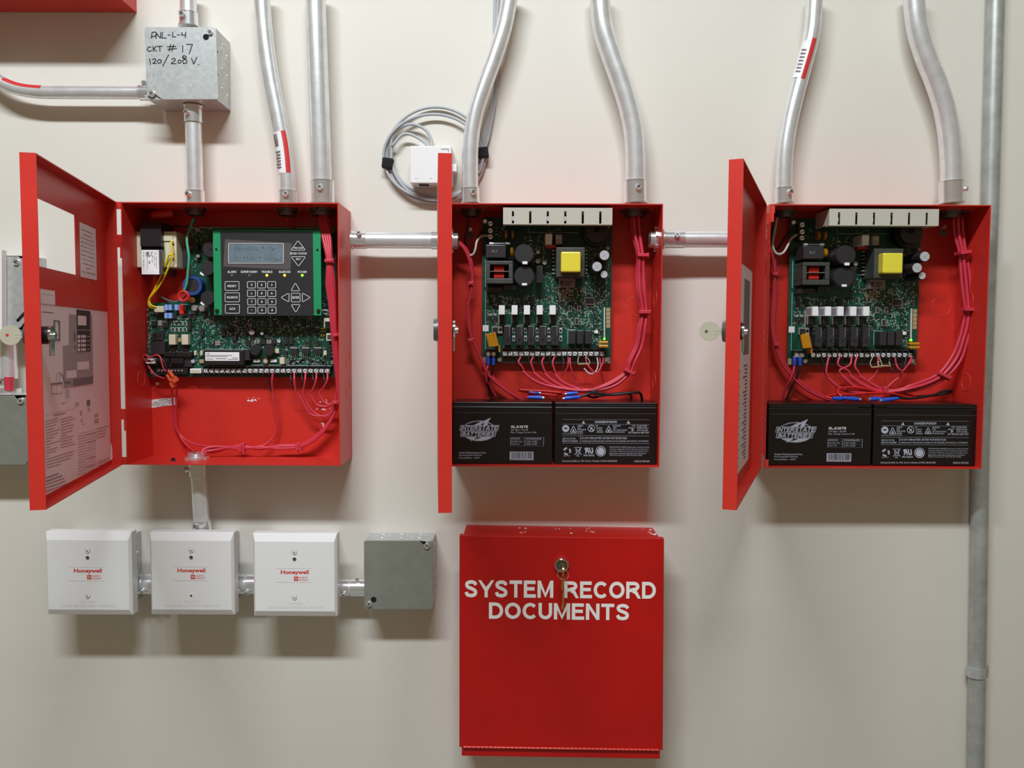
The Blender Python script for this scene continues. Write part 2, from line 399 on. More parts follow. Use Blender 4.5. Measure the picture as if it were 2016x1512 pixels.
# ---- door 1
d1 = Door.__new__(Door); d1.ang = math.radians(77.76); d1.T = .0142; d1.L = .3097; d1.zt = ZT; d1.zb = ZB; d1.h = Vector((X1, 0, 0))
d1.U = Vector((math.cos(d1.ang), -math.sin(d1.ang), 0)); d1.V = Vector((math.sin(d1.ang), math.cos(d1.ang), 0))
ua, za = d1.uz(147, 424); ub, zb_ = d1.uz(151.7, 541.8); uc, zc = d1.uz(76, 390)
win = ((ua+ub)/2, min(uc+.012, .298), zb_, (za+zc)/2)
d1 = Door(cab1, X1, 77.76, .3097, window=win, T=.0142)
# hinge tabs between door flange and cabinet side
for z0, z1 in ((462, 487), (805, 826)):
    a = A(234, z0, 0); b = A(240, z1, 0)
    obj('hinge_tab', M().box((X1-.0005, 0, a.z), (X1+.0065, .0012, b.z)), 'red_paint', cab1)
obj('hinge_tab', M().box((X1-.0005, 0, ZT-.010), (X1+.0065, .0012, ZT)), 'red_paint', cab1)
obj('hinge_tab', M().box((X1-.0005, 0, ZB), (X1+.0065, .0012, ZB+.011)), 'red_paint', cab1)
for y0_, y1_ in ((487, 508), (826, 848)):
    a = A(238, y0_, 0); b = A(240, y1_, 0); obj('hinge_pin', M().cyl((X1+.0045, .001, a.z), (X1+.0045, .001, b.z), .0014, n=8), 'red_paint', cab1)
# labels on the inside of door 1
def sheet(d, q, name, m, w=.0004, t=.0003):
    (u1, z1), (u0, z0) = d.uz(*q[:2]), d.uz(*q[2:])
    o = obj(name, d.box(M(), u0, u1, w-t, w, z0, z1), m, d.o)
    return o, u0, u1, z0, z1
o, u0, u1, z0, z1 = sheet(d1, (156, 437, 190, 552), 'specification_label', 'violet_paper')
pm = M()
for k, (s_, a, b) in enumerate([('Basic Certificate and', .9, .3), ('Commercial Use', .8, .3), ('Rated voltage 120 VAC', .95, .3), ('60 Hz 3.2 A', .95, .5), ('Battery 12 V dc', .95, .35),
                 ('Standby 24 hours', .95, .3), ('Alarm 5 minutes', .95, .3), ('Charge current 1.5 A', .95, .3), ('UL listed for fire alarm', .9, .1), ('Wiring per NFPA 72', .7, .2), ('Part 151253 Rev B', .95, .2)]):
    zz = z1-(z1-z0)*(.10+.078*k); d1.text(pm, s_, u0+(u1-u0)*(1-a)*1+(u1-u0)*b*.3, u0+(u1-u0)*a, zz-.0022, zz, .0006)
obj('printed_text', pm, 'print_dark', d1.o)
# wiring sheet
o, u0, u1, z0, z1 = sheet(d1, (81.5, 598.5, 216, 908), 'wiring_sheet', 'violet_paper')
u1 = .3085
uA, zA = d1.uz(81, 599); uB, zB = d1.uz(212, 614); uC, zC = d1.uz(88, 974); uD, zD = d1.uz(216.5, 908)
bpy.data.objects.remove(o)
us0, us1, zs0, zs1 = (uB+uD)/2, min(uA+.006, .3075), (zC+zD)/2, (zA+zB)/2
obj('wiring_sheet', d1.box(M(), us0, us1, .0001, .0004, zs0, zs1), 'violet_paper', d1.o)
def onD(d, mb, px0, py0, px1, py1, w=.0006):
    ua, za = d.uz(px0, py0); ub, zb = d.uz(px1, py1); return d.box(mb, ua, ub, w-.0002, w, za, zb)
# crop scale 6.575 origin (80,570) for the drawing
def Q(x, y): return (80+x/6.575, 570+y/6.575)
def q4(mb, x0, y0, x1, y1, w): return onD(d1, mb, *Q(x0, y0), *Q(x1, y1), w)
def quad(d, mb, pts, w):
    P = [d.P(*(lambda t: (t[0], w, t[1]))(d.uz(*p))) for p in pts]; return mb.prism(P, d.V*.0001)
gm = M(); quad(d1, gm, [Q(360, 318), Q(455, 330), Q(455, 260), Q(635, 285), Q(660, 345), Q(675, 1215), Q(290, 1280), Q(280, 730), Q(360, 720)], .0006)
obj('panel_drawing', gm, 'print_soft', d1.o)
gm = M(); quad(d1, gm, [Q(455, 258), Q(632, 280), Q(637, 800), Q(468, 810)], .0008)
obj('keypad_drawing', gm, 'print_dark', d1.o)
gm = M()
quad(d1, gm, [Q(470, 335), Q(578, 345), Q(580, 465), Q(472, 462)], .001)
for k in range(5): quad(d1, gm, [Q(472+34*k, 520), Q(492+34*k, 521), Q(492+34*k, 528), Q(472+34*k, 527)], .001)
for k in range(4):
    yy = 590+k*56
    for j in range(3): quad(d1, gm, [Q(512+22*j, yy), Q(528+22*j, yy), Q(528+22*j, yy+38), Q(512+22*j, yy+38)], .001)
    quad(d1, gm, [Q(470, yy), Q(498, yy), Q(498, yy+42), Q(470, yy+42)], .001)
    quad(d1, gm, [Q(592, yy+12), Q(620, yy+12), Q(620, yy+20), Q(592, yy+20)], .001)
quad(d1, gm, [Q(465, 940), Q(618, 925), Q(618, 1030), Q(465, 1042)], .0008)
quad(d1, gm, [Q(325, 1055), Q(455, 1040), Q(455, 1140), Q(325, 1152)], .0008)
obj('drawing_windows', gm, 'violet_paper', d1.o)
gm = M()
for a in ([(160, 395), (240, 405), (240, 420), (162, 410)], [(160, 395), (175, 396), (178, 640), (165, 640)], [(225, 400), (240, 402), (242, 665), (228, 660)], [(165, 635), (242, 645), (242, 665), (165, 655)],
          [(412, 1160), (670, 1122), (670, 1215), (412, 1255)], [(130, 1215), (270, 1200), (270, 1222), (130, 1235)], [(590, 1435), (630, 1425), (632, 1500), (592, 1510)],
          [(415, 560), (440, 555), (442, 670), (418, 668)], [(428, 720), (446, 720), (446, 770), (428, 770)], [(310, 1195), (375, 1185), (375, 1208), (310, 1220)]):
    quad(d1, gm, [Q(*p) for p in a], .0009)
def dline(mb, pts, wd=.0005, w=.0008):
    P = [d1.P(*(lambda t: (t[0], w, t[1]))(d1.uz(*Q(*p)))) for p in pts]; mb.ribbon(P, wd, d1.V, discs=False)
dline(gm, [(130, 1215), (130, 1350), (270, 1345), (270, 1200)]); dline(gm, [(200, 1215), (200, 1350)]); dline(gm, [(190, 1210), (200, 1090), (250, 1075), (290, 1150), (300, 1210)])
dline(gm, [(235, 1205), (240, 1110), (275, 1100), (295, 1200)]); dline(gm, [(15, 190), (870, 290)], .0003)
for k in range(6): dline(gm, [(310+k*10, 1290), (312+k*10, 1410)], .0004)
obj('diagram_lines', gm, 'print_grey', d1.o)
# text bars: crop (80,790) scale 7.2
def Q2(x, y): return (80+x/7.2, 790+y/7.2)
gm = M()
def bar(x0, y0, x1, sl=-.28, h=7):
    P = [Q2(x0, y0), Q2(x1, y0+(x1-x0)*sl), Q2(x1, y0+(x1-x0)*sl+h), Q2(x0, y0+h)]
    quad(d1, gm, P, .0006)
bar(180, 200, 340, -.25, 10)
for i, (a, b) in enumerate([(60, 240), (60, 235), (62, 205), (64, 180), (64, 262), (66, 235), (66, 190), (66, 140), (68, 262), (68, 130), (70, 230), (70, 215), (72, 100), (74, 480), (74, 460), (76, 420), (78, 280)]):
    bar(a, 288+i*41, b, -.3, 7)
for i, (a, b) in enumerate([(275, 440), (275, 490), (275, 420), (280, 465), (280, 450), (285, 440), (275, 370), (275, 460), (275, 440), (275, 450), (275, 490)]):
    bar(a, 255+i*40, b, -.27, 7)
for i in range(15): bar(522, 500+i*38, 640 if i % 3 else 780, -.25, 5); bar(650, 480+i*36, 775, -.25, 4)
for i in range(4): bar(785, 390+i*42, 960 if i == 0 else 915, -.25, 7)
for i in range(3): bar(800, 850+i*32, 975-i*25, -.27, 6)
for i, b in enumerate([250, 300, 330, 340, 380]): bar(70, 1080+i*48, b, -.35, 14 if i < 2 else 8)
for x_, y_ in ((280, 30), (480, 30), (478, 60), (550, 140), (550, 165), (552, 190), (660, 105), (660, 130), (560, 260), (562, 285), (585, 325), (750, 190), (752, 215), (755, 260), (755, 285), (755, 305)):
    bar(x_, y_, x_+ (30 if x_ > 540 and x_ < 700 else 60), -.25, 7)
bar(60, 205, 500, -.27, 2); bar(520, 462, 770, -.25, 3)
obj('printed_text', gm, 'print_grey', d1.o)
# lifted paper corner
a = d1.P(us0, .0004, zs0); cpt = [a, d1.P(us0-.010, .0035, zs0+.003), d1.P(us0-.001, .0005, zs0+.024)]
obj('curled_corner', M().prism(cpt, d1.V*.0002), 'white_paper', d1.o)
# small label above sheet
uE, zE = d1.uz(80, 570); uF, zF = d1.uz(108, 598)
obj('fire_label', d1.box(M(), uF, us1, .0001, .0004, zs1+.0008, d1.uz(107, 573)[1]), 'violet_paper', d1.o)
gm = M(); onD(d1, gm, 83, 578.5, 104, 581.5); obj('printed_text', gm, 'print_dark', d1.o)
gm = M(); onD(d1, gm, 82, 613, 104, 616.5); obj('printed_text', gm, 'print_grey', d1.o)

def keylock(d, zc, u, w_in=.0235, head=None, key=True, keyrot=0):
    """cylinder lock through a door panel; cam on the inside, key outside"""
    p = lambda w, dz=0, du=0: d.P(u+du, w, zc+dz)
    obj('lock_barrel', M().cyl(p(-.004), p(w_in), .0095, n=20), 'black_plastic', d.o)
    m = M(); m.cyl(p(w_in), p(w_in+.0022), .010, n=20); m.obox(p(w_in+.001, -.012), d.U*.006, d.V*.0011, Vector((0, 0, .010)))
    m.cyl(p(w_in+.0022), p(w_in+.0052), .0042, n=6)
    obj('lock_cam', m, 'chrome', d.o, bevel=.0005)
    obj('lock_face', M().cyl(p(-.0012), p(-.006), .0125, .011, n=24), 'steel_dark', d.o)
    if key:
        m = M(); c = p(-.0205); R = .0105
        m.cyl(c-d.U*.0009, c+d.U*.0009, R, n=28)
        obj('key', m, 'key_steel', d.o, bevel=.0003)
        m = M(); m.obox(p(-.0095), d.U*.0010, d.V*.0065, Vector((0, 0, .0032))); m.obox(p(-.0095, .0008), d.U*.0012, d.V*.0065, Vector((0, 0, .0006)))
        obj('key_shank', m, 'key_steel', d.o)
        m = M(); m.torus(c, d.U, R-.0006, .0007, n=28); obj('key_rim', m, 'zinc_bright', d.o)
        m = M(); m.cyl(c-d.U*.0011-d.V*.003, c+d.U*.0011-d.V*.003, .0016, n=10); obj('key_hole', m, 'tape_red' if d is d1 else 'steel_dark', d.o)
zl = d1.uz(90, 660)[1]
keylock(d1, zl, .292, w_in=.0178)

# ---- doors 2 and 3
def power_door(t, xh, ang, key, T):
    d = Door(t, xh, ang, .3085, T=T)
    w = .0004
    obj('wiring_sheet', d.box(M(), .045, .293, .0001, .0004, ZB+.018, EYE+.090), 'violet_paper', d.o)
    m = M(); base = .045
    d.box(m, base+.03, base+.10, .0004, .0006, EYE-.02, EYE+.075); obj('panel_drawing', m, 'print_grey', d.o)
    m = M()
    for k in range(26):
        z = EYE-.035-k*.0048
        d.box(m, base+.045, base+.045+random.uniform(.02, .05), .0004, .0006, z, z+.0016)
        if k % 2: d.box(m, base+.13, base+.13+random.uniform(.02, .05), .0004, .0006, z, z+.0014)
    for k in range(8): d.box(m, .20, .285, .0004, .0006, EYE+.09-k*.012, EYE+.0915-k*.012)
    obj('printed_text', m, 'print_dark', d.o)
    keylock(d, A(1465, 652, -.3).z-.0, .292, w_in=.0145 if key else .0143, key=key)
    # piano hinge
    hm = M(); n = 30
    for k in range(n):
        za = ZB+.02+(ZT-ZB-.045)*k/n; zb = za+(ZT-ZB-.045)/n*.86
        hm = M(); hm.cyl((xh+.0025, -.0005, za), (xh+.0025, -.0005, zb), .0019, n=8)
        obj('hinge_knuckle', hm, 'red_paint', t)
    if ang > 100:
        obj('hinge_leaf', M().box((xh+.003, -.0002, ZB+.018), (xh+.0052, .0008, ZT-.024)), 'red_paint', t)
        obj('hinge_leaf', M().box((xh+.0055, .0003, ZT-.012), (xh+.0115, .0012, ZT)), 'red_gloss', t)
        obj('hinge_leaf', M().box((xh+.0045, .0003, ZB), (xh+.0105, .0012, ZB+.012)), 'red_gloss', t)
        obj('hinge_leaf', M().box((xh+.0002, .0003, ZT-.024), (xh+.0103, .0012, ZT-.012)), 'red_gloss', t)
    return d
d2 = power_door(cab2, X2, 84.3, False, .0130)
d3 = power_door(cab3, X3, 111.3, True, .0137)

# knockouts and marks in the cabinets
yb = WALL-.0005-TH
for t, pts in ((cab2, [X('f', 590, 255)+(18,), X('g', 1420, 250)+(19.5,)]), (cab3, [X('k', 1185, 260)+(19,)])):
    for px, py, r in pts: knock(t, A(px, py, yb), (0, 1, 0), r*S(yb))
xs = .2038-TH
for t, dx in ((cab2, 0), (cab3, OFF)):
    for z in (588, 750): knock(t, Vector((xs+dx, .045, A(1285, z, .04).z)), (1, 0, 0), .012)
for z in (745,): knock(cab1, Vector((X1+.006+TH, .048, A(250, z, .04).z)), (1, 0, 0), .012)
for z in (706, 765): knock(cab1, Vector((-.2477, .055, A(690, z, .05).z)), (1, 0, 0), .0125)
for z in (800,): pass
for t, px, py in ((cab2, 926, 464), (cab3, 1857.5, 459)):
    c = A(px, py, yb); m = M().cyl(c, c-Vector((0, .0004, 0)), .0052, n=18); m.box(c+Vector((-.0018, -.0004, 0)), c+Vector((.0018, 0, .0105))); obj('keyhole', m, 'print_grey', t)
    p = c+Vector((0, -.0004, .009)); obj('mounting_screw', M().cyl(p, p-Vector((0, .003, 0)), .0038, .003, n=14), 'zinc_bright', t)
# small screws, grommets on cabinet 1 bottom
for px, py in ((279, 900), (341, 907)):
    c = A(px, py, .03 if px > 300 else .05); obj('black_plug', M().cyl((c.x, c.y, ZB+TH), (c.x, c.y, ZB+TH+.004), .0032, .0026, n=14), 'black_plastic', cab1)
c = A(312.5, 755, yb); obj('mounting_stud', M().cyl(c, c-Vector((0, .005, 0)), .0032, .0026, n=14), 'zinc_bright', cab1)
c = A(328, 556, yb); obj('mounting_screw', M().cyl(c, c-Vector((0, .003, 0)), .006, .005, n=14), 'red_gloss', cab1)
for cx_, cy_, n_ in ((501, 787, 9), (636, 792, 5), (638, 806, 6), (632, 832, 3)):
    m = M()
    for k in range(n_):
        a = A(cx_+random.gauss(0, 7), cy_+random.gauss(0, 2), yb); r = random.uniform(.0005, .0022)
        P = [a+Vector((math.cos(q)*r*random.uniform(.5, 1.4), 0, math.sin(q)*r*random.uniform(.3, .8))) for q in [i*PI/3 for i in range(6)]]
        m.prism(P, (0, -.0002, 0))
    obj('chipped_paint', m, 'label_white', cab1, kind='stuff')
a, b = A(297, 786, yb-.0002), A(345, 783, yb-.0002)
m = M().prism([A(297.5, 787, yb), A(345, 782, yb), A(345.5, 797, yb), A(299, 803, yb)], (0, -.0003, 0)); obj('warning_label', m, 'label_white', cab1)
m = M()
for k, (s_, w_) in enumerate([('WARNING', .4), ('HIGH VOLTAGE RELAY', .8), ('DISCONNECT PRIOR TO SERVICE', .95), ('P/N 130900 REV A', .6)]):
    cx = 321; ww = 44*w_/2; yy = 787.2+k*3.9
    textpx(m, s_, (cx-ww, yy-1.6+.1*ww, cx+ww, yy+1.3+.1*ww), yb-.0004, .02, tilt=-.2*ww)
obj('printed_text', m, 'print_black', cab1)

# ---- red cabinet at the top left edge
c = A(269.5, 25, WALL)
cab0 = cabinet('red metal cabinet cut off by the top left corner, only its underside showing', c.x-.34, c.x, c.z+.36, c.z, y0=.0, group=None)
obj('front_door', M().box((c.x-.34, -.016, c.z), (c.x, -.0005, c.z+.36)), 'red_paint', cab0)
knock(cab0, Vector((A(50, 10, .05).x, .04, c.z)), (0, 0, 1), .012)

# ================================================================ document box
dz = A(1105, 1265, .015)
doc = thing('document_box', 'red locked box lettered SYSTEM RECORD DOCUMENTS below the middle cabinet', 'box', (dz.x, .015, dz.z))
YD = .015
ROTD = .0105
def dA(px, py, y=YD): return A(px, py, y)
tl, tr, bl, br = A(904.6, 1054, YD), A(1307.5, 1060, YD), A(904.2, 1471, YD), A(1304.8, 1477, YD)
obj('lid', M().prism([tl, tr, br, bl], (0, .0105, 0)), 'red_dark', doc, bevel=.0008)
e = Vector((.0055, 0, 0))
bt = [tl+e+Vector((0, .0105, 0)), tr-e+Vector((0, .0105, 0)), A(1299.5, 1494, YD+.004)+Vector((0, .0065, 0)), A(909, 1488, YD+.004)+Vector((0, .0065, 0))]
obj('box_body', M().prism(bt, (0, WALL-YD-.0110, 0)), 'red_dark', doc, bevel=.0008)
m = M()
for cx_, n_ in ((1037, 7), (1104, 4), (1170, 5), (1286, 8)):
    for k in range(n_):
        f = (cx_+random.gauss(0, 9)-908)/392; yv = YD+.02+random.random()*.045; q0 = bt[0].lerp(bt[1], min(.99, max(.01, f))); c = Vector((q0.x, yv, q0.z+.0001)); r = random.uniform(.0008, .0026)
        m.prism([c+Vector((math.cos(a)*r*random.uniform(.4, 1.3), math.sin(a)*r*random.uniform(.6, 1.6), 0)) for a in [i*PI/3 for i in range(6)]], (0, 0, .0002))
obj('dust_specks', m, 'label_white', doc, kind='stuff')
lp = [A(909, 1474, YD+.002), A(1299.5, 1480, YD+.002), A(1299.5, 1494, YD+.002), A(909, 1488, YD+.002)]
lp = [Vector((p.x, YD+.002, p.z)) for p in lp]
obj('bottom_lip', M().prism(lp, (0, .0085, 0)), 'red_dark', doc, bevel=.0005)
pa, pb = A(912, 1470.8, YD-.001), A(1297, 1476.6, YD-.001)
for k in range(46):
    a = pa.lerp(pb, (k+.06)/46); b = pa.lerp(pb, (k+.94)/46)
    obj('hinge_knuckle', M().cyl(a, b, .0017, n=8), 'red_gloss', doc)
m = M()
def tdoc(s_, x0, yt0, yb0, x1, yb1): block(m, s_, A(*X('D', x0, yb0), YD-.0003), A(*X('D', x1, yb1), YD-.0003), A(*X('D', x0, yt0), YD-.0003), .205, .11)
tdoc('SYSTEM', 152, 535, 683, 917, 688); tdoc('RECORD', 1012, 545, 690, 1802, 696); tdoc('DOCUMENTS', 362, 727, 868, 1572, 882)
obj('lettering', m, 'vinyl_white', doc, label='white block lettering SYSTEM RECORD DOCUMENTS')
lc = A(1105.5, 1111, YD)
obj('lock', M().ringwall(lc, lc-Vector((0, .005, 0)), .0102, .0072).torus(lc-Vector((0, .005, 0)), (0, 1, 0), .0086, .0014), 'chrome', doc)
obj('lock_core', M().cyl(lc, lc-Vector((0, .0035, 0)), .0071), 'steel_dark', doc)
kt = thing('key_ring', 'two brass keys on a small ring hanging in the documents box lock', 'keys', lc-Vector((0, .006, 0)))
m = M(); m.obox(lc-Vector((0, .016, 0)), Vector((.0009, 0, 0)), Vector((0, .0125, 0)), Vector((0, 0, .0045))); m.cyl(lc-Vector((.0009, .032, 0)), lc-Vector((-.0009, .032, 0)), .0085, n=20)
obj('key', m, 'brass', kt, bevel=.0003)
rc = A(1108.5, 1131, YD-.03); obj('ring', M().torus(rc, (.25, 1, .1), .0077, .0006, n=32), 'chrome', kt)
k0 = A(1108, 1147, YD-.028)
m = M(); m.obox(k0, Vector((.0016, .001, 0)), Vector((0, .0062, 0)), Vector((.0002, 0, .0085))); m.obox(k0-Vector((-.0008, -.004, .0225)), Vector((.0011, 0, 0)), Vector((0, .003, 0)), Vector((.0008, .003, .0155)))
for k in range(4): m.obox(k0-Vector((-.0012, -.009, .017+.005*k)), Vector((.001, 0, 0)), Vector((0, .0015, 0)), Vector((0, 0, .0014)))
obj('key', m, 'brass', kt, bevel=.0003)

# ================================================================ conduits
def screw(p, n, parent, r=.0032, name='set_screw', m='zinc_bright', L=.003):
    n = Vector(n).normalized(); p = Vector(p); mm = M()
    mm.cyl(p, p+n*L, r, r*.85, n=14)
    u, w = frame(n); a = math.radians(25); uu = u*math.cos(a)+w*math.sin(a); ww = -u*math.sin(a)+w*math.cos(a)
    mm2 = M(); q = p+n*(L+.0001); d1_ = (u+w).normalized(); d2_ = (u-w).normalized(); mm2.obox(q, d1_*r*.6, d2_*r*.12, n*.0001); mm2.obox(q, d2_*r*.6, d1_*r*.12, n*.0001)
    for part in (1,): mm.torus(p+n*L*.9, n, r*.92, .0003, n=16)
    o = obj(name, mm, m, parent)
    if parent.parent is None: obj('screw_slot', mm2, 'print_dark', parent)
    return o
def conduit(label, path, r, conns=(), m='galvanised_pipe', group='steel conduits', name='steel_conduit', smooth=True):
    """path: (px,py,y) list of the centre line; conns: list of (p0,p1,radius factor, screw direction or None) with px points"""
    P = [A(*q) for q in path]; t = thing(name, label, 'conduit', P[-1], group)
    obj('tube', M().tube(P, r, n=24, smooth=smooth, k=8), m, t)
    for c0, c1, k, sd in conns:
        a, b = A(*c0), A(*c1); d = (b-a).normalized(); mm = M()
        mm.cyl(a, b, r*k, n=24); mm.cyl(b-d*.0018, b, r*k*1.13, n=24); mm.cyl(a, a+d*.001, r*k*1.04, n=24)
        o = obj('connector', mm, 'zinc_bright', t)
        if sd is not None:
            q = a.lerp(b, .42)+Vector(sd).normalized()*r*k*.98
            mm = M(); s_ = Vector(sd).normalized(); mm.cyl(q-s_*.001, q+s_*.0035, .0034, .0034, n=14); mm.cyl(q+s_*.0035, q+s_*.0055, .0044, .0036, n=14)
            o2 = obj('set_screw', mm, 'zinc_bright', o)
            u, w = frame(s_); q2 = q+s_*.0056
            mm = M(); mm.obox(q2, (u+w).normalized()*.0028, (u-w).normalized()*.0004, s_*.0002); mm.obox(q2, (u-w).normalized()*.0028, (u+w).normalized()*.0004, s_*.0002)
            obj('screw_slot', mm, 'hole_black', o)
    return t
def locknut(t, c, n, r, m='steel_dark'):
    c = Vector(c); n = Vector(n); mm = M(); mm.ringwall(c, c+n*.003, r*1.35, r*1.0)
    for k in range(6):
        a = k*PI/3+.3; u, w = frame(n); d = u*math.cos(a)+w*math.sin(a); mm.obox(c+n*.0015+d*r*1.42, d*r*.12, n.cross(d)*r*.22, n*.0015)
    obj('locknut', mm, m, t)
    mm = M(); mm.ringwall(c+n*.003, c+n*.0095, r*1.06, r*.86)
    for k in range(3): mm.torus(c+n*(.0042+k*.0018), n, r*1.06, .0005)
    obj('threaded_throat', mm, 'zinc_bright' if m == 'zinc_bright' else 'steel_dark', t)
YC = .050
R34, R1, R12 = .0117, .0146, .0090
def vconn(px, y0, y1, k=1.13, sd=(.1, -1, .1), y=YC): return ((px, y0, y), (px+.5, y1, y), k, sd)
def inner(t, px, r, dx=0):
    p = A(px, 401, YC); locknut(t, (p.x+dx, YC, ZT-TH-.0002), (0, 0, -1), r)
t = conduit('short conduit entering the top of the handwritten junction box', [(370, -30, .052), (371, 30, .052)], R34, [((371, 26, .052), (372, 53.5, .052), 1.12, (-.2, -1, .1))])
t = conduit('straight conduit from handwritten junction box down to the left cabinet', [(380, 210, .052), (380.5, 230, .052), (384.5, 398, .050)], R34,
            [((381, 242, .052), (380.5, 209, .052), 1.13, (-.25, -1, .1)), ((384, 376, .05), (385, 402, .05), 1.13, (-.3, -1, .1))], smooth=False)
inner(t, 385, R34)
t = conduit('gently bent conduit with barcode sticker left of the thicker conduit', [(515, -30, .05), (516, 0, .05), (519, 45, .05), (525, 100, .05), (535, 165, .05), (549, 235, .05), (560, 300, .05), (565, 350, .05), (566.5, 398, .05)], R34,
            [vconn(566, 376, 402, sd=(.1, -1, .1))])
inner(t, 566, R34)
def sticker(t, pts, r, a0, a1, m, dr, name, lab=None):
    P = catmull([A(*q) for q in pts], 6); v = []; n = 8
    for i, p in enumerate(P):
        d = (P[min(i+1, len(P)-1)]-P[max(i-1, 0)]).normalized(); side = d.cross(Vector((0, -1, 0))).normalized(); fr = side.cross(d).normalized()
        if fr.y > 0: fr = -fr
        if side.dot(RGT) < 0 if abs(d.z) > .5 else side.z < 0: side = -side
        for j in range(n):
            a = math.radians(a0+(a1-a0)*j/(n-1)); v.append(p+(side*math.sin(a)+fr*math.cos(a))*(r+dr))
    mm = M().add(v, [(i*n+j, i*n+j+1, (i+1)*n+j+1, (i+1)*n+j) for i in range(len(P)-1) for j in range(n-1)], True)
    o = obj(name, mm, m, t)
    return o
sp = [(553.5, 262, .05), (558, 285, .05), (561.5, 312, .05), (564, 343, .05)]
sticker(t, sp, R34, -80, 12, 'label_white', .0002, 'white_sticker'); sticker(t, sp, R34, 12, 46, 'tape_red', .0003, 'red_sticker')
for k in range(9): sticker(t, [(554.5+k*.45, 266+k*2.8, .05), (554.7+k*.45, 267.3+k*2.8, .05)], R34, -60, -18, 'print_black', .0004, 'sticker_bar')
for k in range(6): sticker(t, [(559+.4*k, 300+k*6, .05), (559.3+.4*k, 303+k*6, .05)], R34, -60+10*(k % 2), -10, 'print_grey', .0004, 'sticker_bar')
t = conduit('thick straight conduit entering the left cabinet at its right end', [(620.5, -30, .05), (622, 30, .05), (635, 398, .05)], R1, [vconn(635.5, 356, 402, 1.13, (.0, -1, .1))], smooth=False)
inner(t, 636, R1)
t = conduit('bent conduit leaning right, entering the middle cabinet beside its door', [(1010, -30, .05), (1003, 0, .05), (992, 55, .05), (973, 115, .05), (953, 170, .05), (937, 220, .05), (928, 270, .05), (925.5, 320, .05), (926, 398, .05)], R34,
            [vconn(926, 371, 401, sd=(.3, -1, .1))])
inner(t, 927, R34)
t = conduit('thick bent conduit entering the right end of the middle cabinet', [(1179, -30, .05), (1181, 0, .05), (1187, 55, .05), (1203, 108, .05), (1220, 155, .05), (1236, 205, .05), (1247, 255, .05), (1251, 310, .05), (1250.5, 398, .05)], R1,
            [vconn(1250, 356, 401, sd=(.1, -1, .1))])
inner(t, 1250, R1)
t = conduit('bent conduit with red and white sticker, entering the right cabinet beside its door', [(1606, -30, .05), (1603.5, 0, .05), (1599, 60, .05), (1588, 110, .05), (1573, 165, .05), (1558, 225, .05), (1548, 280, .05), (1544, 330, .05), (1543, 398, .05)], R34,
            [vconn(1543, 370, 401, sd=(.3, -1, .1))])
inner(t, 1545, R34)
sp = [(1596, 80, .05), (1588, 110, .05), (1573.5, 159, .05)]
sticker(t, sp, R34, -75, -8, 'label_white', .0002, 'white_sticker'); sticker(t, sp, R34, -8, 22, 'tape_red', .0003, 'red_sticker')
for k in range(7): sticker(t, [(1589-k*2, 104+k*7, .05), (1588-k*2, 107+k*7, .05)], R34, -58, -22, 'print_grey', .0004, 'sticker_bar')
t = conduit('thick bent conduit entering the right end of the right cabinet', [(1798, -30, .05), (1799.5, 0, .05), (1806, 55, .05), (1822, 110, .05), (1842, 160, .05), (1858, 210, .05), (1868, 265, .05), (1872, 320, .05), (1872.5, 398, .05)], R1,
            [vconn(1872, 357, 401, sd=(1, -.5, .1))])
inner(t, 1873, R1)
t = conduit('long straight conduit running full height behind the right cabinet', [(1961, -40, .069), (1949, 400, .069), (1930, 900, .069), (1920, 1560, .069)], R34*1.03, [], m='aged_pipe', smooth=False)
a, b = A(1922, 1312, .069), A(1921, 1331, .069)
m = M(); m.cyl(a, b, R34*1.16, n=24); m.obox(a.lerp(b, .5)+Vector((.014, .008, -.0)), Vector((.009, 0, 0)), Vector((0, .0012, 0)), Vector((0, 0, .006)))
obj('pipe_strap', m, 'galvanised', t); screw(a.lerp(b, .5)+Vector((.0165, .006, .002)), (.2, -1, .1), t, .0035, 'strap_screw')
t = conduit('horizontal conduit with red tape joining the handwritten box from the left', [(-40, 128, .055), (-15, 150, .055), (8, 165, .055), (35, 175, .055), (70, 180.5, .055), (110, 182, .055), (303, 182.5, .055)], R12,
            [((276, 182.5, .055), (304, 182.5, .055), 1.2, (.0, -.55, 1))])
sticker(t, [(8, 165, .055), (35, 175, .055), (60, 179.5, .055), (85, 181.3, .055)], R12, 20, 62, 'tape_red', .0003, 'red_tape')
t = conduit('horizontal conduit between the left and middle cabinets', [(692, 472.5, .045), (870, 473.5, .045)], R34, [((722, 472.5, .045), (693, 472.5, .045), 1.08, (0, -1, .55)), ((850, 473.5, .045), (880, 473.5, .045), 1.08, None)], smooth=False)
locknut(t, Vector((X2+.001+TH, .045, A(880, 474, .045).z)), (1, 0, 0), R34, 'zinc_bright')
t = conduit('horizontal conduit between the middle and right cabinets', [(1304, 471, .045), (1500, 471, .045)], R34, [((1346, 471, .045), (1305, 471, .045), 1.08, (0, -1, .3))], smooth=False)
locknut(t, Vector((.2038-TH, .045, A(1304, 471, .045).z)), (-1, 0, 0), R34, 'zinc_bright')
t = conduit('conduit from the left cabinet down to the middle white module', [(389.5, 905, .05), (397.5, 1040, .052)], R34, [((391, 937, .05), (389.6, 906, .05), 1.15, (-1, -.4, 0)), ((397, 1024, .052), (398, 1047, .052), 1.15, (-.2, -1, .1))], smooth=False)
p = A(390, 917, .05); locknut(t, (p.x, .045, ZB+TH+.0002), (0, 0, 1), R34, 'zinc_bright')

